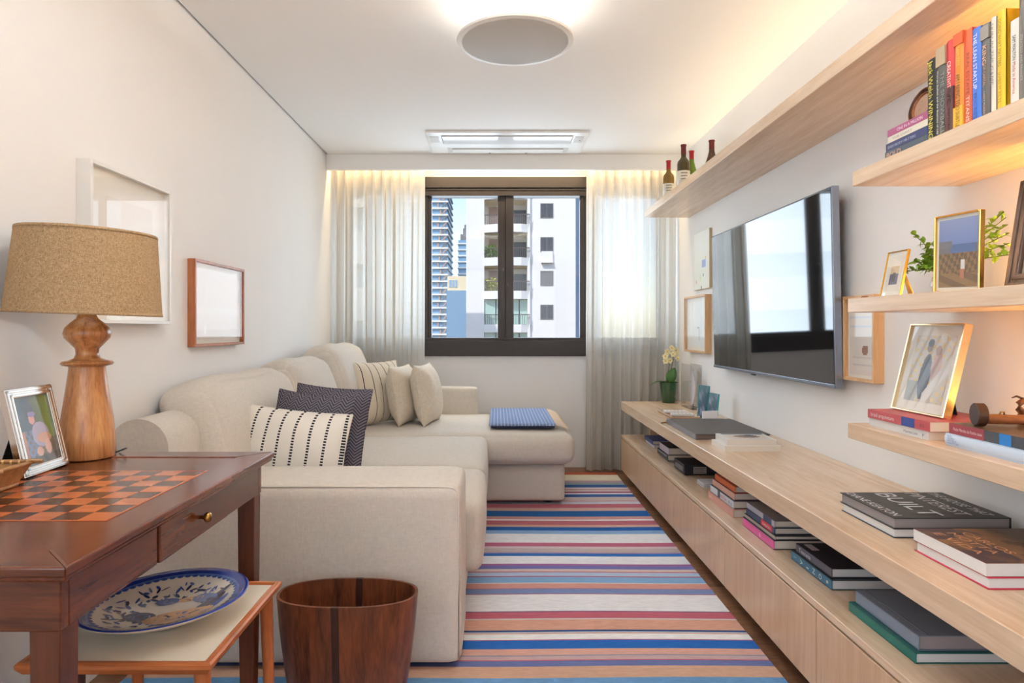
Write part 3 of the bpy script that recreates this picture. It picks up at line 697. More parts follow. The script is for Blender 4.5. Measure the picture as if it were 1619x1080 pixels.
# ------------------------------------------------------------------ table lamp
lw = wood('striped_lamp_wood', rgb(104, 54, 26), rgb(214, 156, 100), 'z', 0.28, 1.9, 12, 0.3, c3=rgb(186, 122, 70))
LX, LY = -1.083, 1.741; KM = 1.741 / FPX
def lz(py): return CAM_Z - (py - 519) * KM
lamp = thing('table_lamp', 'turned wooden table lamp with burlap drum shade on the games table', 'lamp', (LX, LY, TZ))
MB().lathe([(0, TZ), (0.064, TZ), (0.067, TZ + 0.004), (0.0655, lz(690)), (0.0605, lz(660)), (0.053, lz(630)), (0.046, lz(600)), (0.0425, lz(582)), (0.043, lz(578))], 40, (LX, LY, 0)).build('base', lw, lamp, smooth=True, auto=50)
MB().lathe([(0.043, lz(579)), (0.058, lz(577)), (0.062, lz(574)), (0.058, lz(571)), (0.044, lz(569.5)), (0.031, lz(566)), (0.0265, lz(560)), (0.028, lz(551)), (0.040, lz(543)), (0.053, lz(534)), (0.056, lz(527)), (0.051, lz(518)), (0.038, lz(510)), (0.026, lz(504)), (0.021, lz(498)), (0.0195, lz(488)), (0, lz(487))], 40, (LX, LY, 0)).build('neck', lw, lamp, smooth=True, auto=60)
m, nt_, b_ = newmat('burlap'); b_.inputs['Roughness'].default_value = 0.95; b_.inputs['Specular IOR Level'].default_value = 0.1
tc = nt_.nodes.new('ShaderNodeTexCoord'); s_ = weave_bump(nt_, b_, tc.outputs['Object'], 2600, 0.7, 0.0015)
r_ = ramp(nt_, [(0.3, rgb(128, 102, 72)), (0.5, rgb(172, 142, 106)), (0.7, rgb(202, 174, 138))]); nt_.links.new(mth(nt_, 'MULTIPLY', s_, 0.5), r_.inputs[0]); nt_.links.new(r_.outputs[0], b_.inputs['Base Color'])
b_.inputs['Transmission Weight'].default_value = 0.0
TM = Matrix.Translation((LX, LY, 1.26)) @ Euler((0, math.radians(2.0), 0)).to_matrix().to_4x4()
sh = MB().lathe([(0.181, -0.102), (0.1625, 0.112), (0.1605, 0.112), (0.179, -0.102)], 64, (0, 0, 0), TM, closed=True).build('shade', m, lamp, smooth=True, auto=60)
MB().lathe([(0.1822, -0.104), (0.1816, -0.096), (0.1795, -0.096), (0.178, -0.104)], 64, (0, 0, 0), TM, closed=True).build('rim_band', m, sh, smooth=True)
MB().lathe([(0.1638, 0.106), (0.163, 0.114), (0.160, 0.114), (0.160, 0.106)], 64, (0, 0, 0), TM, closed=True).build('rim_band', m, sh, smooth=True)
sp_ = MB()
for k in range(3):
    a = 2 * PI * k / 3 + 0.4; sp_.tube([TM @ Vector((0, 0, 0.085)), TM @ Vector((0.161 * math.cos(a), 0.161 * math.sin(a), 0.105))], 0.0018, 6)
sp_.build('spider', brass, lamp)
MB().lathe([(0.012, lz(490)), (0.014, 1.20), (0.02, 1.215), (0.03, 1.25), (0.026, 1.28), (0.01, 1.30), (0.004, 1.345), (0, 1.346)], 20, (LX, LY, 0)).build('bulb', plain('frosted_bulb', rgb(245, 240, 230), 0.4), lamp, smooth=True)
MB().tube([(LX + 0.06, LY + 0.02, TZ + 0.006), (LX + 0.085, LY + 0.02, TZ + 0.016), (LX + 0.078, LY + 0.045, TZ + 0.014), (LX + 0.05, LY + 0.062, TZ + 0.004)], 0.0022, 6).build('cord', plain('black_cord', rgb(24, 22, 22), 0.5), lamp, smooth=True)

# ------------------------------------------------------------------ picture helpers
print_m = vcol('printed_photo', 0.45)
pglass = pane('picture_glass', 1.5, coating=0.42)
pglass_soft = pane('small_frame_glass', 1.45)
mat_w = plain('white_mat_board', rgb(240, 234, 222), 0.8)
def mix(a, b, t): return tuple(x + (y - x) * t for x, y in zip(a, b))
def wall_frame(label, side, y0, y1, z0, z1, depth, bw, fm, fn, mw=0.05, nu=30, nv=30, name='framed_picture', glass=True, mat=None, inset=0.012):
    X = XL if side < 0 else XR; s = 1 if side < 0 else -1
    r = thing(name, label, 'picture', (X, (y0 + y1) / 2, z0), group='pictures on the walls')
    xa, xb = sorted((X, X + s * depth))
    fr = MB().bbox(xa, xb, y0, y0 + bw, z0, z1, 0.0012, 1).bbox(xa, xb, y1 - bw, y1, z0, z1, 0.0012, 1).bbox(xa, xb, y0 + bw, y1 - bw, z0, z0 + bw, 0.0012, 1).bbox(xa, xb, y0 + bw, y1 - bw, z1 - bw, z1, 0.0012, 1)
    fr.build('frame', fm, r)
    xm = X + s * (depth - inset - 0.008); xa, xb = sorted((X + s * 0.002, xm))
    MB().box(xa, xb, y0 + bw, y1 - bw, z0 + bw, z1 - bw).build('mat_board', mat or mat_w, r)
    if fn:
        w = y1 - y0 - 2 * bw - 2 * mw; h = z1 - z0 - 2 * bw - 2 * mw
        if s > 0: pict('artwork', r, (xm + 0.001, y0 + bw + mw, z0 + bw + mw), (0, 1, 0), (0, 0, 1), w, h, nu, nv, fn, print_m)
        else: pict('artwork', r, (xm - 0.001, y1 - bw - mw, z0 + bw + mw), (0, -1, 0), (0, 0, 1), w, h, nu, nv, fn, print_m)
    if glass:
        xg = X + s * (depth - 0.006); xa, xb = sorted((xg, xg + s * 0.002))
        MB().box(xa, xb, y0 + bw * 0.6, y1 - bw * 0.6, z0 + bw * 0.6, z1 - bw * 0.6).build('glass', pglass, r)
    return r
def art_pale(u, v):
    c = rgb(238, 230, 218)
    if 0.12 < u < 0.88 and 0.1 < v < 0.9: c = rgb(232, 222, 208)
    return c
white_fr = plain('white_lacquer_frame', rgb(236, 232, 226), 0.35)
teak = wood('teak_frame', rgb(140, 76, 42), rgb(182, 112, 68), 'z', 0.4, 2, 10)
oakf = wood('oak_frame', rgb(196, 146, 96), rgb(226, 182, 134), 'z', 0.45, 2, 10)
wall_frame('large square white-framed picture on the left wall behind the lamp', -1, 2.017, 2.515, 1.135, 1.642, 0.047, 0.012, white_fr, art_pale, 0.04)
def art_room(u, v):
    c = rgb(226, 214, 200)
    if v < 0.14: c = rgb(214, 202, 186)
    if abs(u - 0.22) < 0.02 and 0.08 < v < 0.2: c = rgb(236, 230, 222)
    return c
wall_frame('small landscape picture in a teak frame on the left wall', -1, 2.744, 3.28, 1.041, 1.412, 0.034, 0.012, teak, art_room, 0.02)
# ------------------------------------------------------------------ low side table under the games table
chw = wood('cherry_side_table', rgb(150, 76, 38), rgb(204, 122, 70), 'y', 0.3, 1.5, 10, 0.25)
chx = wood('cherry_side_table_cross', rgb(150, 76, 38), rgb(204, 122, 70), 'x', 0.3, 1.5, 10, 0.25)
chz = wood('cherry_leg', rgb(146, 74, 38), rgb(196, 116, 66), 'z', 0.32, 1.5, 10, 0.2)
SX0, SX1, SY0, SY1, SZ = -0.945, -0.566, 1.297, 1.717, 0.46
st = thing('side_table', 'low side table with cream laminate top and cherry edging under the games table', 'table', ((SX0 + SX1) / 2, (SY0 + SY1) / 2, 0))
MB().bbox(SX0 + 0.016, SX1 - 0.016, SY0 + 0.016, SY1 - 0.016, SZ - 0.022, SZ - 0.004, 0.001).build('laminate_top', plain('cream_laminate', rgb(232, 220, 200), 0.22), st)
def edging(a, b, inward, mat):
    """flared moulding along a->b; profile widens upward and outward"""
    a = Vector(a); b = Vector(b); n = Vector(inward); pr = [(0.017, -0.026), (0.006, -0.026), (-0.004, -0.012), (-0.004, -0.004), (0.0, 0.0), (0.008, 0.0), (0.012, -0.005), (0.017, -0.005)]
    t = (b - a).normalized(); vs = []
    for P, sg in ((a, 1), (b, -1)):
        for d, z in pr: vs.append(P + n * d + t * sg * d + Vector((0, 0, SZ + z)))
    k = len(pr); fs = [tuple(range(k)), tuple(reversed(range(k, 2 * k)))] + [(i, (i + 1) % k, k + (i + 1) % k, k + i) for i in range(k)]
    MB().add(vs, fs).build('edge_moulding', mat, st)
edging((SX0, SY0, 0), (SX1, SY0, 0), (0, 1, 0), chx); edging((SX1, SY1, 0), (SX0, SY1, 0), (0, -1, 0), chx)
edging((SX1, SY0, 0), (SX1, SY1, 0), (-1, 0, 0), chw); edging((SX0, SY1, 0), (SX0, SY0, 0), (1, 0, 0), chw)
for sx_ in (-1, 1):
    for sy_ in (-1, 1):
        cx, cy = (SX0 + SX1) / 2 + sx_ * 0.163, (SY0 + SY1) / 2 + sy_ * 0.182
        MB().tube([(cx + sx_ * 0.012, cy + sy_ * 0.012, 0.0103), (cx + sx_ * 0.006, cy + sy_ * 0.006, 0.2), (cx, cy, SZ - 0.022)], [0.0095, 0.0135, 0.0165], 12).build('leg', chz, st, smooth=True, auto=50)

# ------------------------------------------------------------------ painted platter
PX, PY, PZ = -0.752, 1.499, SZ - 0.004
pl = thing('ceramic_platter', 'blue and white hand-painted ceramic platter on the low side table', 'plate', (PX, PY, PZ))
cw = rgb(218, 208, 194); cb = rgb(38, 58, 140); cb2 = rgb(92, 116, 178)
prof = [(0, 0.006), (0.055, 0.006), (0.058, 0.0), (0.064, 0.0), (0.066, 0.008), (0.10, 0.017), (0.15, 0.034), (0.176, 0.047), (0.178, 0.050), (0.175, 0.052), (0.164, 0.048), (0.156, 0.0445), (0.148, 0.0415), (0.12, 0.030), (0.09, 0.022), (0.05, 0.016), (0, 0.014)]
cols = [cw] * 8 + [cb, cb, cb, cb2, cw, cw, cw, cw]
PM = Matrix.Translation((PX, PY, PZ)) @ Euler((0, math.radians(-2.2), 0)).to_matrix().to_4x4() @ Matrix.Translation((0, 0, 0.0025))
MB().lathe(prof, 64, (0, 0, 0), PM, cols=cols).build('dish', vcol('glazed_ceramic', 0.12, noise=0.0), pl, smooth=True, auto=60)
def surf(r):
    top_ = [(0, 0.014), (0.05, 0.016), (0.09, 0.022), (0.12, 0.030), (0.148, 0.0415), (0.156, 0.0445), (0.164, 0.048), (0.175, 0.052)]
    for (a, za), (b, zb) in zip(top_[:-1], top_[1:]):
        if r <= b: return za + (zb - za) * (r - a) / (b - a)
    return 0.052
deco = MB()
def drape(pts, col):
    c = Vector((sum(p[0] for p in pts) / len(pts), sum(p[1] for p in pts) / len(pts)))
    def up(p): return PM @ Vector((p[0], p[1], surf(math.hypot(p[0], p[1])) + 0.0007))
    n = len(pts); rings = [1.0, 0.66, 0.33]; vs = []
    for s in rings: vs += [up((c.x + (p[0] - c.x) * s, c.y + (p[1] - c.y) * s)) for p in pts]
    vs.append(up(c)); fs = []
    for r in range(2):
        for i in range(n): fs.append((r * n + i, r * n + (i + 1) % n, (r + 1) * n + (i + 1) % n, (r + 1) * n + i))
    for i in range(n): fs.append((2 * n + i, 2 * n + (i + 1) % n, 3 * n))
    deco.add(vs, fs, col)
def ell(cx, cy, a, b, rot, col, n=14):
    c, s = math.cos(rot), math.sin(rot)
    drape([(cx + a * math.cos(t) * c - b * math.sin(t) * s, cy + a * math.cos(t) * s + b * math.sin(t) * c) for t in (2 * PI * k / n for k in range(n))], col)
ink = rgb(36, 42, 84); blu = rgb(58, 82, 150); mid = rgb(98, 112, 156); ochre = rgb(206, 160, 116)
for k in range(52):                                        # scalloped inner border
    a = 2 * PI * k / 52; ell(0.1475 * math.cos(a), 0.1475 * math.sin(a), 0.0075, 0.0045, a + PI / 2, blu, 8)
ell(0.045, -0.035, 0.075, 0.042, 0.25, ochre); ell(-0.045, -0.03, 0.034, 0.026, 0.1, ink); ell(0.0, -0.045, 0.036, 0.026, 0.1, ink); ell(0.042, -0.03, 0.034, 0.024, 0.4, blu)
ell(-0.045, -0.03, 0.026, 0.019, 0.1, mid); ell(0.0, -0.045, 0.028, 0.019, 0.1, mid)
ell(0.085, 0.02, 0.016, 0.05, -0.5, ink); ell(0.108, 0.0, 0.012, 0.05, -0.3, blu); ell(0.065, 0.055, 0.035, 0.02, -0.4, mid); ell(0.03, 0.06, 0.03, 0.012, 0.2, ochre)
ell(-0.02, 0.05, 0.025, 0.016, 0.3, blu); ell(-0.02, 0.05, 0.012, 0.008, 0.3, cw); ell(0.09, 0.06, 0.04, 0.008, 0.9, ink)
rd = random.Random(21)
for _ in range(150):
    a = rd.uniform(0, 2 * PI); r_ = rd.uniform(0.06, 0.128)
    if r_ * math.cos(a) > 0.03 and abs(r_ * math.sin(a)) < 0.07: continue
    ell(r_ * math.cos(a), r_ * math.sin(a), rd.uniform(0.004, 0.014), rd.uniform(0.0015, 0.005), rd.uniform(0, PI), rd.choice((ink, blu, mid)), 9)
for k in range(7): ell(0.02 + 0.014 * k, -0.085 + 0.006 * k, 0.010, 0.0028, 0.9, ink, 8)
deco.build('painted_motif', vcol('blue_glaze_paint', 0.15), pl, smooth=True)

# ------------------------------------------------------------------ waste basket
bkt = thing('waste_basket', 'oval dark rosewood waste basket in front of the sofa arm', 'basket', (-0.44, 1.95, 0.0105))
rose = wood('rosewood', rgb(44, 18, 10), rgb(134, 74, 44), 'z', 0.36, 2.0, 8, 0.1, bump=0.05)
rose_d = wood('rosewood_dark', rgb(40, 20, 14), rgb(70, 38, 26), 'z', 0.4, 1.3, 7, 0.1)
def oval(a, s, t=0.0):
    c, q = math.cos(a), math.sin(a); e = 2 / 2.35
    return (-0.44 + (0.207 * s - t) * math.copysign(abs(c) ** e, c), 1.95 + (0.112 * s - t) * math.copysign(abs(q) ** e, q))
def stave(a0, a1, name, mat, n=28, extra=0.0):
    mb = MB(); lev = [(0.0105, 0.80), (0.12, 0.885), (0.24, 0.96), (0.334, 1.0), (0.338, 0.998)]
    for th in (0.0, 0.008):
        for z, s in lev:
            for i in range(n + 1):
                x, y = oval(a0 + (a1 - a0) * i / n, s, th - extra if th == 0 else th + extra); mb.v.append((x, y, z))
    L = len(lev); w = n + 1
    def id_(o, l, i): return (o * L + l) * w + i
    for l in range(L - 1):
        for i in range(n):
            mb.f.append((id_(0, l, i), id_(0, l, i + 1), id_(0, l + 1, i + 1), id_(0, l + 1, i))); mb.f.append((id_(1, l, i + 1), id_(1, l, i), id_(1, l + 1, i), id_(1, l + 1, i + 1)))
    for i in range(n):
        mb.f.append((id_(0, L - 1, i), id_(0, L - 1, i + 1), id_(1, L - 1, i + 1), id_(1, L - 1, i))); mb.f.append((id_(0, 0, i + 1), id_(0, 0, i), id_(1, 0, i), id_(1, 0, i + 1)))
    for i in (0, n):
        for l in range(L - 1): mb.f.append((id_(0, l, i), id_(0, l + 1, i), id_(1, l + 1, i), id_(1, l, i)))
    mb.build(name, mat, bkt, smooth=True, auto=40)
d_ = 0.036; q_ = -PI / 2 - 0.04
stave(q_ + d_, q_ + PI - d_, 'side_board', rose, 40); stave(q_ + PI + d_, q_ + 2 * PI - d_, 'side_board', rose, 40)
stave(q_ - d_, q_ + d_, 'seam_strip', rose_d, 4, 0.0016); stave(q_ + PI - d_, q_ + PI + d_, 'seam_strip', rose_d, 4, 0.0016)
bt = MB(); bt.prism([(*oval(2 * PI * k / 40, 0.80, 0.008), 0.0105) for k in range(40)], (0, 0, 0.012)); bt.build('bottom', rose_d, bkt)

# ------------------------------------------------------------------ standing photo frames
def stand_frame(name, label, loc, w, h, th, bw, fm, yaw, lean, fn, matw=0.0, nu=24, nv=30, easel=None, glass=True, group='photo frames', prof=True, gm=None, roll=0):
    r = thing(name, label, 'photo frame', loc, Euler((math.radians(lean), math.radians(roll), math.radians(yaw))), group)
    f = MB().bbox(-w/2, -w/2 + bw, 0, th, 0, h, 0.0012, 1).bbox(w/2 - bw, w/2, 0, th, 0, h, 0.0012, 1).bbox(-w/2 + bw, w/2 - bw, 0, th, 0, bw, 0.0012, 1).bbox(-w/2 + bw, w/2 - bw, 0, th, h - bw, h, 0.0012, 1)
    fo = f.build('frame', fm, r, world=False)
    if prof:
        q = bw * 0.42; e = MB()
        for a in (0.15, 0.62):
            o_ = bw * a; e.bbox(-w/2 + o_, -w/2 + o_ + q * 0.7, -0.003, 0.002, o_, h - o_, 0.001, 1).bbox(w/2 - o_ - q * 0.7, w/2 - o_, -0.003, 0.002, o_, h - o_, 0.001, 1).bbox(-w/2 + o_, w/2 - o_, -0.003, 0.002, o_, o_ + q * 0.7, 0.001, 1).bbox(-w/2 + o_, w/2 - o_, -0.003, 0.002, h - o_ - q * 0.7, h - o_, 0.001, 1)
        e.build('bead_moulding', fm, fo, world=False)
    MB().box(-w/2 + bw * 0.5, w/2 - bw * 0.5, th * 0.5, th * 0.8, bw * 0.5, h - bw * 0.5).build('backing', mat_w, r, world=False)
    pict('photo', r, (-w/2 + bw + matw, th * 0.5 - 0.0008, bw + matw), (1, 0, 0), (0, 0, 1), w - 2 * (bw + matw), h - 2 * (bw + matw), nu, nv, fn, print_m, world=False)
    if glass: MB().box(-w/2 + bw * 0.8, w/2 - bw * 0.8, th * 0.25, th * 0.25 + 0.001, bw * 0.8, h - bw * 0.8).build('glass', gm or pglass_soft, r, world=False)
    if easel:
        em, ew, eh, back = easel
        MB().prism([(-ew/2, th, h * eh), (ew/2, th, h * eh), (ew/2 + 0.008, th + back, 0.004 + back * math.tan(math.radians(-lean))), (-ew/2 - 0.008, th + back, 0.004 + back * math.tan(math.radians(-lean)))], (0, 0.003, 0)).build('easel_back', em, r, world=False)
    return r
silver = plain('polished_silver', rgb(214, 208, 202), 0.14, 1.0)
black_v = plain('black_velvet', rgb(20, 18, 20), 0.9)
goldm = plain('polished_gold_metal', rgb(226, 176, 88), 0.18, 1.0)
def ph_child(u, v):
    c = mix(rgb(96, 104, 104), rgb(126, 150, 70), max(0, min(1, (u - 0.45) * 2))) if v > 0.35 else rgb(120, 104, 84)
    if v < 0.12: c = rgb(90, 76, 60)
    if (u - 0.34) ** 2 / 0.05 + (v - 0.72) ** 2 / 0.06 < 1: c = rgb(84, 96, 110)
    if abs(u - 0.35) < 0.16 and 0.1 < v < 0.5 and math.sin(40 * u) * math.sin(44 * v) > -0.2: c = rgb(118, 130, 168)
    if (u - 0.62) ** 2 / 0.06 + (v - 0.42) ** 2 / 0.035 < 1: c = rgb(186, 176, 204)
    if (u - 0.7) ** 2 / 0.045 + (v - 0.36) ** 2 / 0.006 < 1: c = rgb(214, 164, 138)
    if (u - 0.45) ** 2 / 0.008 + (v - 0.66) ** 2 / 0.006 < 1: c = rgb(220, 156, 148)
    if (u - 0.47) ** 2 / 0.012 + (v - 0.735) ** 2 / 0.0016 < 1: c = rgb(160, 140, 190)
    if abs(u - 0.1) < 0.09 and 0.1 < v < 0.5: c = rgb(196, 132, 104)
    if (u - 0.5) ** 2 / 0.01 + (v - 0.17) ** 2 / 0.005 < 1 or (u - 0.76) ** 2 / 0.008 + (v - 0.22) ** 2 / 0.014 < 1: c = rgb(226, 176, 156)
    return c
stand_frame('photo_frame', 'polished silver photo frame with a family snapshot beside the lamp base', (-1.066, 1.566, TZ + 0.001), 0.168, 0.205, 0.016, 0.022, silver, 93, -13, ph_child, 0, 60, 78, (black_v, 0.05, 0.75, 0.075))
# woven boat basket at the table's left edge
bas = thing('bamboo_basket', 'small flared bamboo basket at the left edge of the games table', 'basket', (-1.085, 1.375, TZ))
bam = wood('bamboo', rgb(112, 72, 40), rgb(186, 138, 84), 'x', 0.4, 2, 8)
bb = MB(); bx, by = -1.09, 1.375
def ringp(hw, hl, z): return [(bx - hw, by - hl, z), (bx + hw, by - hl, z), (bx + hw, by + hl, z), (bx - hw, by + hl, z)]
vs = ringp(0.055, 0.04, TZ) + ringp(0.078, 0.058, TZ + 0.045) + ringp(0.075, 0.055, TZ + 0.045) + ringp(0.052, 0.037, TZ + 0.004)
fs = [(3, 2, 1, 0), (12, 13, 14, 15)]
for a in (0, 4, 8):
    for i in range(4): fs.append((a + i, a + (i + 1) % 4, a + 4 + (i + 1) % 4, a + 4 + i))
bb.add(vs, fs).build('woven_body', bam, bas)
for sgn, along in ((-1, 'x'), (1, 'x'), (-1, 'y'), (1, 'y')):
    t_ = MB()
    if along == 'x': t_.tube([(bx - 0.085, by + sgn * 0.058, TZ + 0.047), (bx + 0.1, by + sgn * 0.058, TZ + 0.051)], 0.0045, 8)
    else: t_.tube([(bx + sgn * 0.08, by - 0.062, TZ + 0.049), (bx + sgn * 0.08, by + 0.062, TZ + 0.049)], 0.0045, 8)
    t_.build('rim_rod', bam, bas, smooth=True)
bnd = MB()
for sgn in (-1, 1):
    for k in range(9):
        x = bx - 0.07 + 0.0175 * k; c = (x, by + sgn * 0.058, TZ + 0.047 + 0.004 * (x - bx) / 0.18)
        bnd.lathe([(0.0056, -0.002), (0.0062, 0), (0.0056, 0.002)], 10, (0, 0, 0), Matrix.Translation(c) @ Matrix.Rotation(PI / 2, 4, 'Y'))
bnd.build('cane_binding', plain('pale_cane', rgb(206, 164, 108), 0.5), bas)
MB().bbox(bx + 0.045, bx + 0.06, by - 0.045, by + 0.045, TZ, TZ + 0.008, 0.003).build('base_rail', bam, bas)

# ------------------------------------------------------------------ ceiling: pendant disc and air conditioner
pen = thing('pendant_lamp', 'thin round white uplight disc hanging from the ceiling', 'lamp', (0.075, 2.66, 2.27))
KD = plain('grey_white_disc', rgb(246, 243, 239), 0.6)
MB().lathe([(0, 0), (0.214, 0.0), (0.222, 0.002)], 72, (0.075, 2.66, 2.272)).build('diffuser_disc', KD, pen, smooth=True)
MB().lathe([(0.222, 0.0), (0.234, 0.002), (0.236, 0.006), (0.234, 0.012), (0, 0.013)], 72, (0.075, 2.66, 2.272)).build('rim', plain('translucent_rim', rgb(236, 232, 224), 0.4), pen, smooth=True, auto=50)
for k in range(3):
    a = 2 * PI * k / 3 + 1.2; MB().tube([(0.075 + 0.12 * math.cos(a), 2.66 + 0.12 * math.sin(a), 2.284), (0.075 + 0.12 * math.cos(a), 2.66 + 0.12 * math.sin(a), ZC)], 0.0008, 5).build('wire', plain('thin_wire', rgb(190, 182, 170), 0.4, 0.8), pen)
MB().lathe([(0.16, 0), (0.17, 0.003), (0.19, 0.003), (0.20, 0)], 48, (0.075, 2.66, 2.2855)).build('led_ring', emis('led_ring_glow', (1.0, 0.88, 0.72, 1), 0.5), pen)
li = light('pendant_uplight', 'AREA', (0, 0, 0.022), (PI, 0, 0), 1.1, (1.0, 0.93, 0.84), 0.4, 0.4, pen); li.data.shape = 'DISK'
# added copy of the disc, out of view overhead, to brighten the room
fill_disc = copy_tree(pen); fill_disc.location = (0.075, 1.40, 2.27); fill_disc['label'] = 'added fill light disc hanging out of view past the top of the picture'
for c in fill_disc.children:
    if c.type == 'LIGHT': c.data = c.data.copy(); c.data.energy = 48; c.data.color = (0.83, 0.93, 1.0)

ac = thing('air_conditioner', 'white ceiling cassette air conditioner in front of the window', 'air conditioner', (0.07, 4.62, ZC - 0.02))
acw = plain('ac_white_plastic', rgb(238, 236, 232), 0.25); acg = plain('ac_grey_slot', rgb(196, 190, 182), 0.4); acd = plain('ac_dark_line', rgb(120, 112, 104), 0.6)
MB().bbox(-0.475, 0.62, 4.37, 4.885, ZC - 0.016, ZC, 0.004).build('panel', acw, ac)
MB().bbox(-0.375, 0.52, 4.435, 4.625, ZC - 0.017, ZC - 0.0155, 0.0005).build('outlet_slot', acd, ac)
MB().bbox(-0.37, 0.515, 4.44, 4.62, ZC - 0.023, ZC - 0.016, 0.004).build('louver_flap', plain('ac_gloss_flap', rgb(240, 240, 240), 0.08), ac)
MB().bbox(-0.355, 0.52, 4.74, 4.86, ZC - 0.018, ZC - 0.0155, 0.002).build('intake_slot', acg, ac)
MB().bbox(-0.32, 0.485, 4.755, 4.845, ZC - 0.024, ZC - 0.017, 0.004).build('intake_flap', plain('ac_flap_grey', rgb(222, 218, 210), 0.3), ac)
for x in (-0.05, 0.22): MB().lathe([(0.008, 0), (0.008, -0.006), (0, -0.006)], 12, (x, 4.865, ZC - 0.016)).build('clip', acd, ac)
MB().lathe([(0.006, 0), (0.006, -0.003), (0, -0.003)], 12, (0.575, 4.55, ZC - 0.016)).build('indicator_light', acd, ac)
for x in (-0.425, 0.565): MB().bbox(x - 0.03, x + 0.03, 4.46, 4.6, ZC - 0.018, ZC - 0.0155, 0.001).build('end_cover', acg, ac)

# ------------------------------------------------------------------ media wall: low cabinets, lower board, worktop
OC1, OC2 = rgb(206, 170, 136), rgb(234, 205, 174)
oak_y = wood('oak_veneer_long', OC1, OC2, 'y', 0.24, 0.8, 16, bump=0.03)
oak_z = wood('oak_veneer_upright', rgb(200, 160, 124), rgb(226, 190, 154), 'z', 0.3, 0.8, 16, bump=0.03)
oak_x = wood('oak_veneer_cross', OC1, OC2, 'x', 0.32, 0.8, 16, bump=0.03)
XF = 0.931
ys = [0.376, 1.146, 1.916, 2.685, 3.455, 4.225, 4.915]
cab_lab = ['low oak cabinet nearest the viewer at the lower right corner of the picture', 'low oak cabinet below the grey and teal book stack', 'low oak cabinet below the teal wine book', 'low oak cabinet below the orange book stack', 'low oak cabinet below the black media box', 'low oak cabinet at the curtain end of the row']
for i in range(6):
    c = thing('low_cabinet', cab_lab[i], 'cabinet', (1.17, (ys[i] + ys[i + 1]) / 2, 0.0), group='low oak cabinets along the right wall')
    MB().box(XF + 0.03, XR, ys[i], ys[i + 1] - 0.0005, 0.065, 0.302).build('carcass', oak_y, c)
    MB().bbox(XF, XF + 0.02, ys[i] + 0.0025, ys[i + 1] - 0.0025, 0.065, 0.296, 0.001, 1).build('door', oak_z, c)
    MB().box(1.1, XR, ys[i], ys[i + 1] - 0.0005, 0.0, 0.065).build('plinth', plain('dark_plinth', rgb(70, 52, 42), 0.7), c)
tag(MB().bbox(XF, XR, 0.3, 4.916, 0.3025, 0.325, 0.0015, 1).build('cabinet_board', oak_y), 'long oak board on top of the low cabinets carrying book stacks', 'shelf')
wt = thing('media_worktop', 'long thick oak worktop floating above the low cabinets', 'worktop', (1.17, 2.6, 0.325))
MB().bbox(XF, XR - 0.003, 0.3, 4.915, 0.51, 0.574, 0.0015, 1).build('top', oak_y, wt)
for y in (4.66, 0.6): MB().bbox(1.09, XR - 0.003, y, y + 0.04, 0.325, 0.51, 0.001, 1).build('support', oak_z, wt)
MB().box(1.395, XR - 0.003, 0.3, 4.9, 0.325, 0.51).build('back_panel', oak_y, wt)
SXF = 1.085
us = thing('long_wall_shelf', 'long oak wall shelf running high above the television', 'shelf', (1.25, 2.6, 1.93), group='oak wall shelves')
MB().bbox(SXF, XR, 0.4, 4.82, 1.93, 1.979, 0.0015, 1).build('board', oak_y, us)
ss = []
for z0, z1, y1, lab in ((1.552, 1.595, 2.005, 'short oak wall shelf holding the row of upright books'), (1.168, 1.211, 2.032, 'short oak wall shelf holding the gold photo frames and plant'), (0.782, 0.828, 2.032, 'lowest short oak wall shelf holding the silver frame on books')):
    s_ = thing('wall_shelf', lab, 'shelf', (1.25, 1.2, z0), group='oak wall shelves'); MB().bbox(SXF, XR, 0.4, y1, z0, z1, 0.0015, 1).build('board', oak_y, s_); ss.append(s_)
ledm = plain('led_profile', rgb(230, 220, 200), 0.4)
def led_up(parent, y0, y1, z, e, x=XR - 0.016, col=WARM):
    MB().box(x - 0.008, x + 0.008, y0, y1, z, z + 0.006).build('led_profile', ledm, parent)
    o = light('shelf_led', 'AREA', (x - parent.location.x, (y0 + y1) / 2 - parent.location.y, z + 0.0075 - parent.location.z), (PI, math.radians(-14), 0), e, col, 0.012, y1 - y0, parent)
    return o
led_up(us, 0.5, 4.72, 1.979, 4.6, col=(1.0, 0.78, 0.48))
AMB = (1.0, 0.56, 0.14)
led_up(ss[0], 0.5, 1.60, 1.595, 7.0, col=AMB); led_up(ss[1], 0.5, 1.76, 1.211, 4.5, col=AMB); led_up(ss[2], 0.5, 1.70, 0.828, 3.6, col=AMB)

# ------------------------------------------------------------------ television
tv = thing('television', 'large flat black television mounted on the right wall', 'television', (1.345, 3.335, 0.885), Euler((0, math.radians(-1.2), 0)))
TW, TH = 1.455, 0.80
tvb = plain('tv_black_bezel', rgb(26, 26, 28), 0.35); 
MB().bbox(0.0, 0.028, -TW/2, TW/2, 0, TH, 0.003).build('housing', tvb, tv, world=False)
scr, nt_, b_ = newmat('glossy_black_screen'); b_.inputs['Base Color'].default_value = rgb(20, 20, 22); b_.inputs['Roughness'].default_value = 0.035; b_.inputs['IOR'].default_value = 1.95
MB().box(-0.0012, 0.0, -TW/2 + 0.008, TW/2 - 0.008, 0.012, TH - 0.008).build('screen', scr, tv, world=False)
alt = plain('tv_silver_edge', rgb(150, 158, 172), 0.25, 0.9)
MB().bbox(-0.004, 0.006, -TW/2, TW/2, -0.004, 0.010, 0.001).bbox(-0.002, 0.028, -TW/2 - 0.003, -TW/2, -0.004, TH, 0.001).build('edge_trim', alt, tv, world=False)
MB().bbox(-0.002, 0.012, 0.1, 0.14, -0.012, -0.003, 0.002).build('sensor', tvb, tv, world=False)
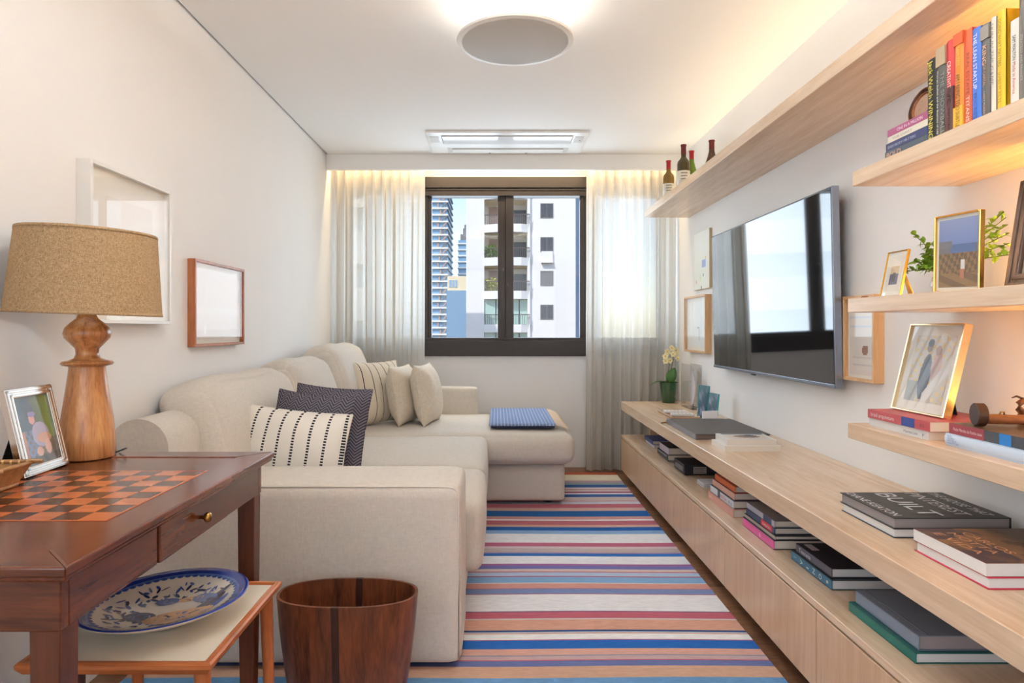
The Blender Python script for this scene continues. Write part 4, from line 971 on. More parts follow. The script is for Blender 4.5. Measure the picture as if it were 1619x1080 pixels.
MB().bbox(0.028, 0.066, -0.3, 0.3, 0.25, 0.6, 0.004).build('wall_bracket', tvb, tv, world=False)

# ------------------------------------------------------------------ pictures on the right wall
def art_canvas(u, v):
    c = mix(rgb(226, 222, 202), rgb(236, 234, 222), v)
    if abs(u - 0.66) < 0.13 and 0.36 < v < 0.5: c = rgb(150, 160, 210)
    for a, b, r, k in ((0.78, 0.53, 0.03, rgb(226, 190, 120)), (0.62, 0.24, 0.035, rgb(110, 120, 110)), (0.15, 0.14, 0.035, rgb(206, 140, 110)), (0.45, 0.2, 0.06, rgb(206, 214, 160)), (0.5, 0.03, 0.03, rgb(110, 110, 90))):
        if (u - a) ** 2 + (v - b) ** 2 < r * r: c = k
    return c
cv = thing('canvas_picture', 'pale unframed canvas with small coloured marks left of the television', 'picture', (XR, 4.48, 1.38), group='pictures on the walls')
MB().bbox(XR - 0.018, XR, 4.315, 4.645, 1.385, 1.78, 0.001, 1).build('canvas', plain('raw_canvas_edge', rgb(206, 184, 150), 0.8), cv)
pict('painting', cv, (XR - 0.0186, 4.643, 1.387), (0, -1, 0), (0, 0, 1), 0.326, 0.391, 32, 38, art_canvas, print_m)
def art_plant(u, v):
    c = rgb(238, 236, 230)
    if (u - 0.6) ** 2 / 0.004 + (v - 0.42) ** 2 / 0.0008 < 1: c = rgb(150, 160, 130)
    if abs(u - 0.64) < 0.012 and 0.14 < v < 0.42: c = rgb(206, 200, 190)
    if abs(v - 0.1) < 0.012: c = rgb(220, 212, 200)
    return c
wall_frame('light oak framed print on the wall behind the orchid', 1, 4.325, 4.81, 0.952, 1.345, 0.043, 0.014, oakf, art_plant, 0.03, 30, 30)
def art_notes(u, v):
    c = rgb(232, 224, 214)
    if v < 0.52: c = rgb(226, 216, 206)
    if (u - 0.62) ** 2 / 0.016 + (v - 0.34) ** 2 / 0.005 < 1: c = rgb(150, 104, 82)
    if abs(v - 0.2) < 0.11 and math.sin(60 * v) > 0.75 and 0.1 < u < 0.9: c = rgb(206, 196, 188)
    if v > 0.6 and math.sin(50 * v) > 0.8: c = rgb(210, 214, 220)
    return c
wall_frame('narrow oak box frame with notes right of the television', 1, 2.397, 2.617, 0.917, 1.245, 0.04, 0.012, oakf, art_notes, 0.012, 26, 40)
# ------------------------------------------------------------------ books
pages_m = plain('book_pages', rgb(222, 210, 194), 0.85)
pages_w = plain('book_pages_white', rgb(232, 228, 224), 0.85)
_pc = {}
def paper(h, rough=0.4):
    k = 'cover_' + h
    return MATS.get(k) or plain(k, hx(h), rough)
def hbook(label, x0, x1, y0, y1, z0, t, cover, spine=None, sp=-1, hard=True, yaw=0, pages=None, group='book stacks', name='book', rounded=False, top=None):
    """book lying flat; spine on the room side (sp=-1) or the wall side (sp=1). Returns root; local origin is the centre of its base"""
    r = thing(name, label, 'book', ((x0 + x1) / 2, (y0 + y1) / 2, z0), Euler((0, 0, math.radians(yaw))), group)
    w, l = (x1 - x0) / 2, (y1 - y0) / 2; b = 0.0024 if hard else 0.0008; ins = 0.004 if hard else 0.0005
    cm = paper(cover)
    c = MB().bbox(-w, w, -l, l, 0, b, 0.0004, 1).bbox(-w, w, -l, l, t - b, t, 0.0004, 1)
    co = c.build('cover', cm, r, world=False)
    sa, sb = (-w, -w + b * 1.2) if sp < 0 else (w - b * 1.2, w)
    if rounded:
        s_ = MB(); n = 8; pr = [(-w + 0.004 - 0.007 * math.sin(PI * i / n), t * (1 - math.cos(PI * i / n)) / 2) for i in range(n + 1)]
        s_.prism([(x, -l, z) for x, z in pr] + [(-w + 0.004, -l, t), (-w + 0.004, -l, 0)][:0], (0, 2 * l, 0)); s_.build('spine', paper(spine or cover), r, world=False, smooth=True, auto=50)
    else:
        MB().bbox(sa, sb, -l, l, 0.0002, t - 0.0002, 0.0006, 1).build('spine', paper(spine or cover), r, world=False)
    pa, pb = (-w + b, w - ins) if sp < 0 else (-w + ins, w - b)
    MB().box(pa, pb, -l + ins, l - ins, b, t - b).build('pages', pages or pages_m, r, world=False)
    if top: MB().box(-w + 0.001, w - 0.001, -l + 0.001, l - 0.001, t, t + 0.0004).build('jacket', paper(top), r, world=False)
    r['_w'], r['_l'], r['_t'] = w, l, t
    return r
def spine_txt(r, s, col, size=None, start=0.08, length=0.7, v=0.28):
    """lettering along the spine of a flat book, reading towards the viewer"""
    w, l, t = r['_w'], r['_l'], r['_t']; size = size or t * 0.62
    text('title', r, s, (-w - 0.0002, l - 2 * l * start, t * v), (0, -1, 0), (0, 0, 1), size, paper(col), world=False, fit=2 * l * length)
def top_txt(r, s, col, size, xf, y_start, length, name='title'):
    """lettering on the upper cover reading towards the viewer; xf = height of the baseline across the cover (0 room side .. 1 wall side)"""
    w, l, t = r['_w'], r['_l'], r['_t']
    text(name, r, s, (-w + 2 * w * xf, l - 2 * l * y_start, t + 0.0004), (0, -1, 0), (1, 0, 0), size, paper(col), world=False, fit=2 * l * length)
def strip(r, a, b, col, name='spine_band', z0=0.0, z1=1.0):
    w, l, t = r['_w'], r['_l'], r['_t']
    MB().box(-w - 0.0004, -w, l - 2 * l * b, l - 2 * l * a, t * z0 + 0.0004, t * z1 - 0.0004).build(name, paper(col), r, world=False)

WZ = 0.574
# on the worktop
b = hbook('lower black book under the large black book with white title', 1.033, 1.325, 1.71, 1.97, WZ, 0.025, '2a2c36', sp=1, pages=pages_w, group='books on the worktop')
b = hbook('large black book with white cover lettering, top of its stack on the worktop', 1.03, 1.335, 1.705, 1.972, WZ + 0.025, 0.029, '2c2826', sp=1, pages=plain('grey_pages', rgb(150, 142, 140), 0.7), group='books on the worktop')
top_txt(b, 'DIANE KEATON', 'faf8f8', 0.034, 0.035, 0.04, 0.88); top_txt(b, 'BUILT', 'faf8f8', 0.078, 0.30, 0.04, 0.86)
top_txt(b, 'PINTEREST', 'faf8f8', 0.056, 0.60, 0.04, 0.86); top_txt(b, 'THE HOUSE THAT', 'faf8f8', 0.04, 0.82, 0.04, 0.88)
b = hbook('white book with red covers under the brown photo book at the right', 1.026, 1.31, 1.372, 1.614, WZ, 0.026, 'c82c48', sp=1, pages=pages_w, group='books on the worktop')
b = hbook('brown photo-covered book with orange title, top of the stack at the right', 1.024, 1.305, 1.376, 1.616, WZ + 0.026, 0.028, '8a5c40', sp=1, hard=False, pages=pages_w, group='books on the worktop')
def ph_hill(u, v):
    c = rgb(138, 96, 62)
    if v > 0.42 + 0.2 * math.sin(2.2 * u + 0.5): c = rgb(120, 92, 66)
    if v < 0.34 and math.sin(9 * u + 4 * v) > -0.2: c = rgb(84, 60, 62)
    if math.sin(14 * u - 9 * v) * math.sin(11 * v + 3 * u) > 0.45: c = rgb(104, 74, 56)
    if v > 0.7: c = rgb(110, 90, 74)
    return c
w, l, t = b['_w'], b['_l'], b['_t']
pict('cover_photo', b, (-w + 0.001, l - 0.001, t + 0.0003), (0, -1, 0), (1, 0, 0), 2 * l - 0.002, 2 * w - 0.002, 26, 30, ph_hill, print_m, world=False)
top_txt(b, 'E VIDA', 'e09a68', 0.030, 0.08, 0.14, 0.62); top_txt(b, 'MOTTA', 'e09a68', 0.030, 0.20, 0.14, 0.62); top_txt(b, 'CARLOS', 'e09a68', 0.030, 0.32, 0.14, 0.62)
b = hbook('lower white paperback of the pair on the middle of the worktop', 1.012, 1.262, 2.915, 3.095, WZ, 0.024, 'e6dfd6', hard=False, pages=pages_m, group='books on the worktop')
b = hbook('upper white paperback with photo cover of the pair on the middle of the worktop', 1.03, 1.25, 2.925, 3.10, WZ + 0.024, 0.026, 'e8e2dc', hard=False, pages=pages_m, group='books on the worktop', yaw=-2)
def ph_cov(u, v):
    c = rgb(226, 216, 204)
    if (u - 0.5) ** 2 / 0.1 + (v - 0.5) ** 2 / 0.05 < 1: c = rgb(150, 122, 104)
    if (u - 0.6) ** 2 / 0.03 + (v - 0.62) ** 2 / 0.02 < 1: c = rgb(70, 66, 76)
    if v > 0.84: c = rgb(90, 110, 130)
    return c
w, l, t = b['_w'], b['_l'], b['_t']
pict('cover_photo', b, (-w + 0.02, -l + 0.004, t + 0.0003), (1, 0, 0), (0, 1, 0), 2 * w - 0.03, 2 * l - 0.008, 22, 18, ph_cov, print_m, world=False)
fo = thing('portfolio', 'flat dark grey portfolio case lying on the worktop', 'folder', (1.157, 3.49, WZ), group='books on the worktop')
fg = plain('dark_grey_leatherette', rgb(88, 80, 76), 0.5, var=0.06, scale=200, bump=0.1)
MB().bbox(0.975, 1.34, 3.22, 3.77, WZ + 0.021, WZ + 0.028, 0.0015).build('lid', fg, fo); MB().bbox(0.975, 1.34, 3.22, 3.77, WZ, WZ + 0.005, 0.0015).build('base', fg, fo)
MB().box(0.981, 1.336, 3.226, 3.764, WZ + 0.005, WZ + 0.021).build('leaves', plain('folio_leaves', rgb(120, 100, 86), 0.7), fo)
MB().bbox(0.974, 0.982, 3.22, 3.77, WZ + 0.001, WZ + 0.027, 0.002).build('spine', plain('folio_spine', rgb(112, 110, 118), 0.35), fo)
tag(MB().tube([(0.945, 3.77, WZ + 0.004), (0.985, 3.80, WZ + 0.004)], 0.004, 8).build('pencil', wood('pencil_wood', rgb(150, 116, 70), rgb(176, 138, 90), 'x', 0.4)), 'short wooden pencil lying behind the grey portfolio', 'pencil')
# tray with remotes
tr = thing('leather_tray', 'shallow tan leather tray on the worktop near the orchid', 'tray', (1.14, 4.12, WZ))
tan = plain('tan_leather', rgb(166, 108, 74), 0.45, var=0.08, scale=60)
trw = 0.085; MB().bbox(1.055, 1.215, 3.95, 4.29, WZ, WZ + 0.004, 0.001).build('base', tan, tr)
MB().prism([(1.055, 3.95, WZ + 0.004), (1.045, 3.94, WZ + 0.016), (1.049, 3.945, WZ + 0.017), (1.06, 3.955, WZ + 0.004)], (0, 0.35, 0)).prism([(1.055, 3.95, WZ + 0.004), (1.052, 3.94, WZ + 0.014), (1.055, 3.944, WZ + 0.015), (1.06, 3.957, WZ + 0.004)], (0.16, 0, 0)).prism([(1.215, 3.95, WZ + 0.004), (1.224, 3.95, WZ + 0.016), (1.22, 3.95, WZ + 0.017), (1.21, 3.95, WZ + 0.004)], (0, 0.34, 0)).build('raised_rim', plain('pale_leather_rim', rgb(222, 196, 170), 0.5), tr)
rw = plain('white_remote', rgb(236, 232, 228), 0.35); rbt = plain('remote_button', rgb(190, 186, 182), 0.5)
for (x, y, a, lab) in ((1.135, 4.20, 80, 'white remote control with buttons at the back of the leather tray'), (1.145, 4.06, 84, 'slim white remote control at the front of the leather tray')):
    rm = thing('remote_control', lab, 'remote control', (x, y, WZ + 0.004), Euler((0, 0, math.radians(a))), 'remotes in the tray')
    MB().bbox(-0.022, 0.022, -0.068, 0.068, 0, 0.018, 0.006, 3).build('body', rw, rm, world=False)
    for k in range(5): MB().bbox(-0.012, 0.012, -0.05 + 0.022 * k, -0.04 + 0.022 * k, 0.0175, 0.0195, 0.001, 1).build('button', rbt, rm, world=False)
# acrylic block
acb = thing('acrylic_block', 'tall clear acrylic block with an embedded petal shape on the worktop', 'ornament', (1.337, 4.52, WZ))
acm, nt_, b_ = newmat('clear_acrylic'); b_.inputs['Base Color'].default_value = (0.97, 0.98, 1, 1); b_.inputs['Transmission Weight'].default_value = 1.0; b_.inputs['Roughness'].default_value = 0.02; b_.inputs['IOR'].default_value = 1.15
ag = pane('acrylic_wall', 1.3, (0.995, 0.995, 1, 1))
mb = MB()
for a in ((1.302, 1.306, 4.39, 4.65), (1.368, 1.372, 4.39, 4.65), (1.306, 1.368, 4.39, 4.394), (1.306, 1.368, 4.646, 4.65)): mb.box(*a, WZ, WZ + 0.30)
mb.box(1.306, 1.368, 4.394, 4.646, WZ, WZ + 0.006)
mb.build('acrylic_body', ag, acb)
pt = MB(); n = 14; vs = []
for i in range(n + 1):
    t = i / n; wv = 0.055 * math.sin(PI * min(1, t * 0.9 + 0.1)) ** 0.7; z = WZ + 0.012 + 0.25 * t
    vs += [(1.332 + 0.012 * math.sin(3 * t), 4.5 - wv, z), (1.348, 4.5, z), (1.332 + 0.012 * math.sin(3 * t), 4.5 + wv, z)]
for i in range(n):
    for k in range(2): pt.f.append((3 * i + k, 3 * i + k + 1, 3 * i + 4 + k, 3 * i + 3 + k))
pt.v = [tuple(v) for v in vs]
o = pt.build('embedded_petal', plain('milky_petal', rgb(226, 220, 220), 0.3), acb, smooth=True)
md = o.modifiers.new('thick', 'SOLIDIFY'); md.thickness = 0.003
# card holder with two booklets
def ph_blue(u, v):
    c = mix(rgb(84, 96, 120), rgb(120, 156, 170), v)
    k = math.sin(7 * u + 5 + 3 * v) + math.sin(11 * v + 1 - 4 * u) + 0.6 * math.sin(17 * u + 19 * v)
    c = mix(c, rgb(176, 184, 206), max(0, min(1, k * 0.5)))
    if u > 0.86: c = rgb(60, 160, 160)
    return c
ch = thing('booklet_holder', 'white booklet stand on the worktop below the television', 'holder', (1.277, 3.97, WZ), Euler((0, 0, math.radians(14))))
MB().bbox(-0.052, 0.052, -0.022, -0.017, 0, 0.05, 0.001, 1).bbox(-0.052, 0.052, 0.03, 0.035, 0, 0.06, 0.001, 1).bbox(-0.052, 0.052, -0.022, 0.035, 0, 0.004, 0.001, 1).build('holder_body', plain('white_acrylic', rgb(236, 236, 240), 0.25), ch, world=False)
for (x, y, h, lab, ro) in ((1.252, 3.985, 0.195, 'taller teal-edged booklet at the back of the white stand', 8), (1.302, 3.965, 0.15, 'shorter teal-edged booklet at the front of the white stand', 10)):
    q = thing('booklet', lab, 'booklet', (x, y, WZ + 0.005), Euler((math.radians(-7), math.radians(ro), math.radians(14))), 'booklets in the stand')
    MB().bbox(-0.036, 0.036, 0, 0.012, 0, h, 0.001, 1).build('cover', plain('teal_cover', rgb(46, 140, 140), 0.4), q, world=False)
    pict('cover_photo', q, (-0.0355, -0.0006, 0.001), (1, 0, 0), (0, 0, 1), 0.071, h - 0.002, 18, 30, ph_blue, print_m, world=False)
# orchid
oc = thing('potted_orchid', 'cream orchid in a dark green glass pot at the far end of the worktop', 'plant', (1.262, 4.83, WZ))
gp, nt_, b_ = newmat('green_glass_pot'); b_.inputs['Base Color'].default_value = rgb(30, 78, 44); b_.inputs['Roughness'].default_value = 0.1; b_.inputs['Coat Weight'].default_value = 0.5
MB().lathe([(0, 0), (0.046, 0), (0.048, 0.003), (0.064, 0.15), (0.061, 0.15), (0.046, 0.012), (0, 0.012)], 32, (1.262, 4.83, WZ)).build('pot', gp, oc, smooth=True, auto=50)
MB().lathe([(0, 0.132), (0.057, 0.13)], 24, (1.262, 4.83, WZ)).build('bark', plain('orchid_bark', rgb(64, 44, 30), 0.95, var=0.4, scale=90), oc)
lf = plain('orchid_leaf', rgb(66, 110, 40), 0.35); 
def leaf(mb, p, d, up, L, Wd, curl=0.3, n=8):
    p = Vector(p); d = Vector(d).normalized(); up = Vector(up).normalized(); s = d.cross(up).normalized(); base = len(mb.v)
    for i in range(n + 1):
        t = i / n; w_ = Wd * math.sin(PI * (0.08 + 0.92 * t)) ** 0.8 if t < 1 else 0.0005; c = p + d * (L * t) + up * (-curl * L * t * t)
        mb.v += [tuple(c - s * w_ / 2 + up * w_ * 0.12), tuple(c), tuple(c + s * w_ / 2 + up * w_ * 0.12)]
    for i in range(n):
        for k in range(2): a = base + 3 * i + k; mb.f.append((a, a + 1, a + 4, a + 3))
C0 = Vector((1.262, 4.83, WZ + 0.14))
for d, up, L, Wd, cu in (((-1, -0.1, 0.5), (0, 0, 1), 0.15, 0.045, 0.5), ((0.35, -0.2, 1.0), (-0.3, -1, 0.3), 0.13, 0.075, 0.1), ((0.8, -0.3, 0.5), (0, 0, 1), 0.08, 0.05, 0.4), ((0.3, -1, 0.3), (0, 0, 1), 0.07, 0.045, 0.6)):
    m_ = MB(); leaf(m_, C0, d, up, L, Wd, cu); o = m_.build('leaf', lf, oc, smooth=True); md = o.modifiers.new('t', 'SOLIDIFY'); md.thickness = 0.002
stm = plain('orchid_stem', rgb(56, 56, 34), 0.5)
for dx, tx in ((-0.005, 0.0), (0.012, 0.022)):
    MB().tube([C0 + Vector((dx, 0, -0.01)), C0 + Vector((dx + 0.004, 0, 0.09)), C0 + Vector((tx + 0.012, -0.005, 0.17)), C0 + Vector((tx + 0.012, -0.01, 0.24))], [0.003, 0.0026, 0.0022, 0.0015], 6).build('stem', stm, oc, smooth=True)
pet = plain('cream_petal', rgb(246, 236, 190), 0.6)
fm_ = MB()
for k in range(5):
    a = 2 * PI * k / 5 + PI / 2; leaf(fm_, (0, 0, 0), (math.cos(a), -0.25, math.sin(a)), (0, -1, 0), 0.026, 0.022, 0.15, 5)
fmesh = fm_.mesh('flower'); fmesh.materials.append(pet)
lip = MB().lathe([(0.0, -0.006), (0.004, -0.004), (0.005, 0), (0.003, 0.004), (0, 0.005)], 8, M=Matrix.Rotation(PI / 2, 4, 'X')); lmesh = lip.mesh('lip'); lmesh.materials.append(plain('orchid_lip', rgb(226, 176, 40), 0.6))
rd = random.Random(4)
for k, (dx, dz) in enumerate(((-0.03, 0.2), (0.0, 0.17), (0.03, 0.215), (0.055, 0.185), (-0.01, 0.235), (0.045, 0.245), (0.02, 0.26), (-0.025, 0.165), (0.06, 0.225))):
    f = bpy.data.objects.new('flower', fmesh); COL.objects.link(f); f.parent = oc; f.location = (dx, -0.02 + rd.uniform(-0.02, 0.01), 0.14 + dz); f.rotation_euler = (rd.uniform(-0.4, 0.4), rd.uniform(-0.5, 0.5), rd.uniform(-0.7, 0.7))
    q = bpy.data.objects.new('flower_lip', lmesh); COL.objects.link(q); q.parent = f; q.location = (0, -0.006, 0)

# ---- stacks on the cabinet board
CZ = 0.325; G = 'books on the cabinet board'
z = CZ
hbook('white book under the blue book at the curtain end of the cabinet board', 1.045, 1.22, 4.36, 4.60, z, 0.018, 'd8d4d8', group=G); z += 0.018
hbook('blue book on a white one at the curtain end of the cabinet board', 1.04, 1.22, 4.38, 4.62, z, 0.026, '34508c', group=G)
z = CZ
hbook('thin grey book with yellow edge at the bottom of the black book stack', 1.02, 1.24, 3.91, 4.13, z, 0.012, '8c8070', spine='6c6a68', group=G); z += 0.012
b = hbook('black book with grey spine in the middle of the stack beside the media box', 1.012, 1.25, 3.89, 4.14, z, 0.032, '282a30', group=G); strip(b, 0.1, 0.9, '8e8c94', z0=0.55, z1=0.85); z += 0.032
b = hbook('thick black book with pale spine on top of the stack beside the media box', 1.018, 1.25, 3.89, 4.11, z, 0.042, '2a2a30', spine='c8bcc8', group=G)
mbx = thing('media_box', 'black media box with a printed label on the cabinet board', 'electronics', (1.12, 3.63, CZ)); blk = plain('black_plastic', rgb(34, 34, 40), 0.45)
MB().bbox(1.01, 1.25, 3.54, 3.74, CZ + 0.004, CZ + 0.06, 0.004).build('case', blk, mbx)
for x in (1.03, 1.22):
    for y in (3.56, 3.71): MB().lathe([(0.008, 0), (0.008, 0.005)], 10, (x, y, CZ)).build('foot', blk, mbx)
MB().box(1.06, 1.13, 3.5392, 3.5402, CZ + 0.012, CZ + 0.048).build('label_plate', plain('silver_label', rgb(166, 156, 152), 0.4), mbx)
for k in range(5): MB().box(1.064, 1.126 - 0.012 * (k % 2), 3.5386, 3.5392, CZ + 0.016 + 0.006 * k, CZ + 0.0185 + 0.006 * k).build('label_print', plain('label_print', rgb(96, 88, 88), 0.6), mbx)
MB().bbox(1.0085, 1.0105, 3.56, 3.72, CZ + 0.018, CZ + 0.046, 0.0008).build('front_window', plain('smoked_window', rgb(60, 62, 76), 0.15), mbx)
tag(MB().tube([(1.26, 3.60, CZ + 0.03), (1.29, 3.52, CZ + 0.012), (1.24, 3.44, CZ + 0.006), (1.16, 3.42, CZ + 0.006), (1.19, 3.36, CZ + 0.006), (1.3, 3.34, CZ + 0.006)], 0.005, 8).build('cable', blk, smooth=True), 'loose black cable behind the media box', 'cable')
hbook('lower slim white notebook beside the orange book stack', 1.03, 1.11, 3.27, 3.38, CZ, 0.010, 'dcd8de', group=G, name='notebook')
hbook('upper slim white notebook beside the orange book stack', 1.033, 1.108, 3.275, 3.385, CZ + 0.010, 0.010, 'e6e4ea', group=G, name='notebook')
z = CZ
b = hbook('salmon book at the bottom of the orange book stack', 0.992, 1.2, 2.756, 3.085, z, 0.034, 'd89888', group=G); spine_txt(b, 'ARTE', 'f2e2dc', 0.014, 0.06, 0.12); z += 0.034
b = hbook('pale blue and white book with red lettering in the orange stack', 0.998, 1.2, 2.77, 3.07, z, 0.033, '283850', spine='dfe2ea', group=G); spine_txt(b, 'BOSSA', 'd05a4c', 0.02, 0.46, 0.26); strip(b, 0.34, 0.44, '3a4258'); spine_txt(b, 'N', '3a4258', 0.018, 0.8, 0.05); spine_txt(b, 'A', '3a4258', 0.016, 0.9, 0.04); z += 0.033
b = hbook('peach book below the bright orange one in the orange stack', 1.005, 1.2, 2.78, 3.06, z, 0.030, '8c4034', spine='eab49c', group=G); z += 0.030
b = hbook('bright orange book on top of the orange book stack', 1.01, 1.2, 2.785, 3.04, z, 0.027, 'c04c2c', spine='e67034', group=G)
z = CZ
b = hbook('thick pink book at the bottom of the stack in the middle of the cabinet board', 0.994, 1.25, 2.358, 2.658, z, 0.034, '3a2c34', spine='e0509c', group=G); spine_txt(b, 'S', 'f6dcec', 0.016, 0.56, 0.05); z += 0.034
b = hbook('thin beige book on the thick pink book', 1.0, 1.26, 2.36, 2.655, z, 0.015, '2c2828', spine='b4a698', group=G); z += 0.015
b = hbook('navy book with a red spine panel on the beige book', 1.004, 1.24, 2.375, 2.645, z, 0.024, '343440', spine='34466c', group=G); strip(b, 0.55, 0.92, 'd83040'); spine_txt(b, 'DESIGN', 'f0e8ea', 0.012, 0.6, 0.26); z += 0.024
b = hbook('grey photo-covered book on top of the stack with the pink book', 1.006, 1.235, 2.38, 2.645, z, 0.024, '8c8684', spine='b8b8c4', group=G); strip(b, 0.62, 0.9, '4a5878')
def ph_grey(u, v):
    c = rgb(148, 140, 136)
    if v > 0.72: c = rgb(118, 110, 108)
    if abs(u - 0.62) + abs(v - 0.38) * 1.6 < 0.26: c = rgb(40, 36, 38)
    if v > 0.55 and u < 0.5: c = rgb(96, 88, 88)
    return c
w, l, t = b['_w'], b['_l'], b['_t']; pict('cover_photo', b, (-w + 0.006, l - 0.003, t + 0.0003), (0, -1, 0), (1, 0, 0), 2 * l - 0.006, 2 * w - 0.01, 22, 20, ph_grey, print_m, world=False)
z = CZ
b = hbook('teal wine book with white spaced spine lettering on the cabinet board', 1.016, 1.29, 1.994, 2.268, z, 0.031, '1c2226', spine='2c6c8c', group=G, pages=pages_w)
for i, s in enumerate('VINO'):
    cu = i; w, l, t = b['_w'], b['_l'], b['_t']
    text('title', b, s, (-w - 0.0003, l - 2 * l * (0.28 + 0.155 * i) - 0.009, t * 0.22), (0, 0, 1), (0, 1, 0), 0.024, paper('f0f2f4'), world=False, fit=0.016 if s != 'I' else 0.004)
strip(b, 0.07, 0.14, '9cc0d0', 'imprint', 0.46, 0.56); strip(b, 0.885, 0.92, 'd8d0a8', 'emblem', 0.35, 0.66)
z += 0.031
b = hbook('dark photo-covered book lying on the teal wine book', 1.024, 1.27, 2.01, 2.25, z, 0.029, '2a2630', spine='50505e', group=G, pages=pages_w); spine_txt(b, 'Toscana', 'e6e2ea', 0.02, 0.1, 0.34)
MB().box(-b['_w'] + 0.02, -b['_w'] + 0.045, b['_l'] - 0.075, b['_l'] - 0.015, b['_t'], b['_t'] + 0.0005).build('cover_label', paper('b4aab0'), b, world=False)
z = CZ
hbook('large teal cloth book under the grey one at the near end of the cabinet board', 0.992, 1.33, 1.557, 1.852, z, 0.026, '1e6460', spine='1c7468', group=G, pages=pages_w); z += 0.026
b = hbook('large slate grey cloth book on the teal one at the near end', 1.006, 1.31, 1.568, 1.842, z, 0.036, '7c8490', spine='8c98a8', group=G, pages=plain('mauve_pages', rgb(170, 156, 156), 0.8))
MB().box(-b['_w'] + 0.022, -b['_w'] + 0.026, -b['_l'], b['_l'], b['_t'], b['_t'] + 0.0008).build('joint_groove', paper('6a727e'), b, world=False)

# ---- lowest short shelf
S4 = 0.828; G = 'books on the lowest short shelf'
b = hbook('white book under the red architecture book on the lowest short shelf', 1.124, 1.34, 1.712, 1.985, S4, 0.0235, 'dcd8d4', hard=False, group=G); spine_txt(b, 'Mauricio Lima', '6c6c78', 0.011, 0.62, 0.22); spine_txt(b, 'F', '6c6c78', 0.011, 0.91, 0.03)
b = hbook('red architecture book with a blue spine block under the silver frame', 1.12, 1.345, 1.70, 1.985, S4 + 0.0235, 0.0255, 'b84c50', spine='c4585c', hard=False, group=G); spine_txt(b, 'brasil arquitetura', 'f6e8e4', 0.016, 0.06, 0.40); strip(b, 0.58, 0.78, '3c5098'); spine_txt(b, 'RO', '7c3c40', 0.014, 0.86, 0.06)
b = hbook('pale blue book at the bottom of the stack at the right of the lowest shelf', 1.128, 1.36, 1.34, 1.652, S4, 0.030, 'c4d4e6', spine='ccdaea', group=G, rounded=True); 
for i, s in enumerate(('BRAZIL', "MODERN", 'ARTES E', 'ARQUITETURA')): text('title', b, s, (-b['_w'] - 0.0036, b['_l'] - 0.012, 0.0225 - 0.0055 * i), (0, -1, 0), (0, 0, 1), 0.0058, paper('64789c'), world=False, fit=0.016 + 0.008 * i)
b = hbook('dark book with maroon and blue spine blocks on the pale blue book', 1.132, 1.36, 1.335, 1.645, S4 + 0.030, 0.026, '5c4c3c', spine='4a4c52', hard=False, group=G); strip(b, 0.0, 0.38, '9c4048'); strip(b, 0.53, 0.64, '2c80c8'); spine_txt(b, 'Paulo Mendes da Rocha casas', 'f0dcdc', 0.011, 0.05, 0.31, 0.36)
def ph_couple(u, v):
    c = mix(rgb(206, 196, 176), rgb(214, 206, 196), v)
    if math.sin(27 * u + 3 + 8 * v) * math.sin(39 * v - 5 * u) > 0.35: c = rgb(222, 196, 130)
    if v < 0.3 and u < 0.3: c = rgb(170, 172, 166)
    if (u - 0.42) ** 2 / 0.02 + (v - 0.38) ** 2 / 0.12 < 1: c = rgb(96, 104, 118)
    if (u - 0.40) ** 2 / 0.006 + (v - 0.83) ** 2 / 0.006 < 1: c = rgb(150, 120, 104)
    if (u - 0.41) ** 2 / 0.006 + (v - 0.89) ** 2 / 0.004 < 1: c = rgb(70, 66, 70)
    if (u - 0.66) ** 2 / 0.016 + (v - 0.55) ** 2 / 0.05 < 1: c = rgb(206, 176, 166)
    if (u - 0.64) ** 2 / 0.006 + (v - 0.78) ** 2 / 0.006 < 1: c = rgb(176, 140, 120)
    if 0.45 < u and abs((u - 0.5) - (v - 0.05) * 0.9) < 0.12: c = rgb(226, 220, 212)
    return c
champ = plain('champagne_metal', rgb(236, 214, 176), 0.2, 1.0)
stand_frame('photo_frame', 'large champagne-edged photo frame standing on the red architecture book', (1.19, 1.872, S4 + 0.0512), 0.233, 0.262, 0.024, 0.006, champ, -90, -13.5, ph_couple, 0.028, 64, 76, (black_v, 0.05, 0.7, 0.07), prof=False)
mw = wood('walnut_carving', rgb(96, 54, 30), rgb(160, 100, 60), 'x', 0.4, 3, 6)
ma = thing('wooden_mallet', 'carved wooden mallet with a round head lying on the dark book', 'ornament', (1.163, 1.585, S4 + 0.0562), Euler((0, 0, math.radians(-14))))
dwal = plain('dark_walnut', rgb(66, 42, 30), 0.5); RY = Matrix.Rotation(PI / 2, 4, 'Y')
MB().lathe([(0, -0.011), (0.0255, -0.011), (0.0275, -0.009), (0.0275, 0.009), (0.0255, 0.011), (0, 0.011)], 28, M=Matrix.Translation((0, 0, 0.0278)) @ RY).build('round_head', dwal, ma, smooth=True, auto=30, world=False)
MB().lathe([(0.0115, 0), (0.0122, 0.03), (0.011, 0.07), (0.0125, 0.095), (0.009, 0.105), (0, 0.106)], 20, M=Matrix.Translation((0.010, 0, 0.018)) @ RY).build('handle', mw, ma, smooth=True, auto=40, world=False)
MB().tube([(0.042, 0, 0.029), (0.044, -0.003, 0.036), (0.05, -0.005, 0.036), (0.051, -0.002, 0.030)], 0.002, 6).build('hook', brass, ma, smooth=True, world=False)
kn = thing('carved_bird', 'small carved wooden bird shape behind the mallet on the lowest shelf', 'ornament', (1.30, 1.615, S4 + 0.056))
bq = Vector((1.30, 1.615, S4 + 0.056))
MB().lathe([(0, 0.0), (0.015, 0.001), (0.02, 0.012), (0.017, 0.024), (0.008, 0.03), (0, 0.03)], 20, tuple(bq)).build('body', mw, kn, smooth=True)
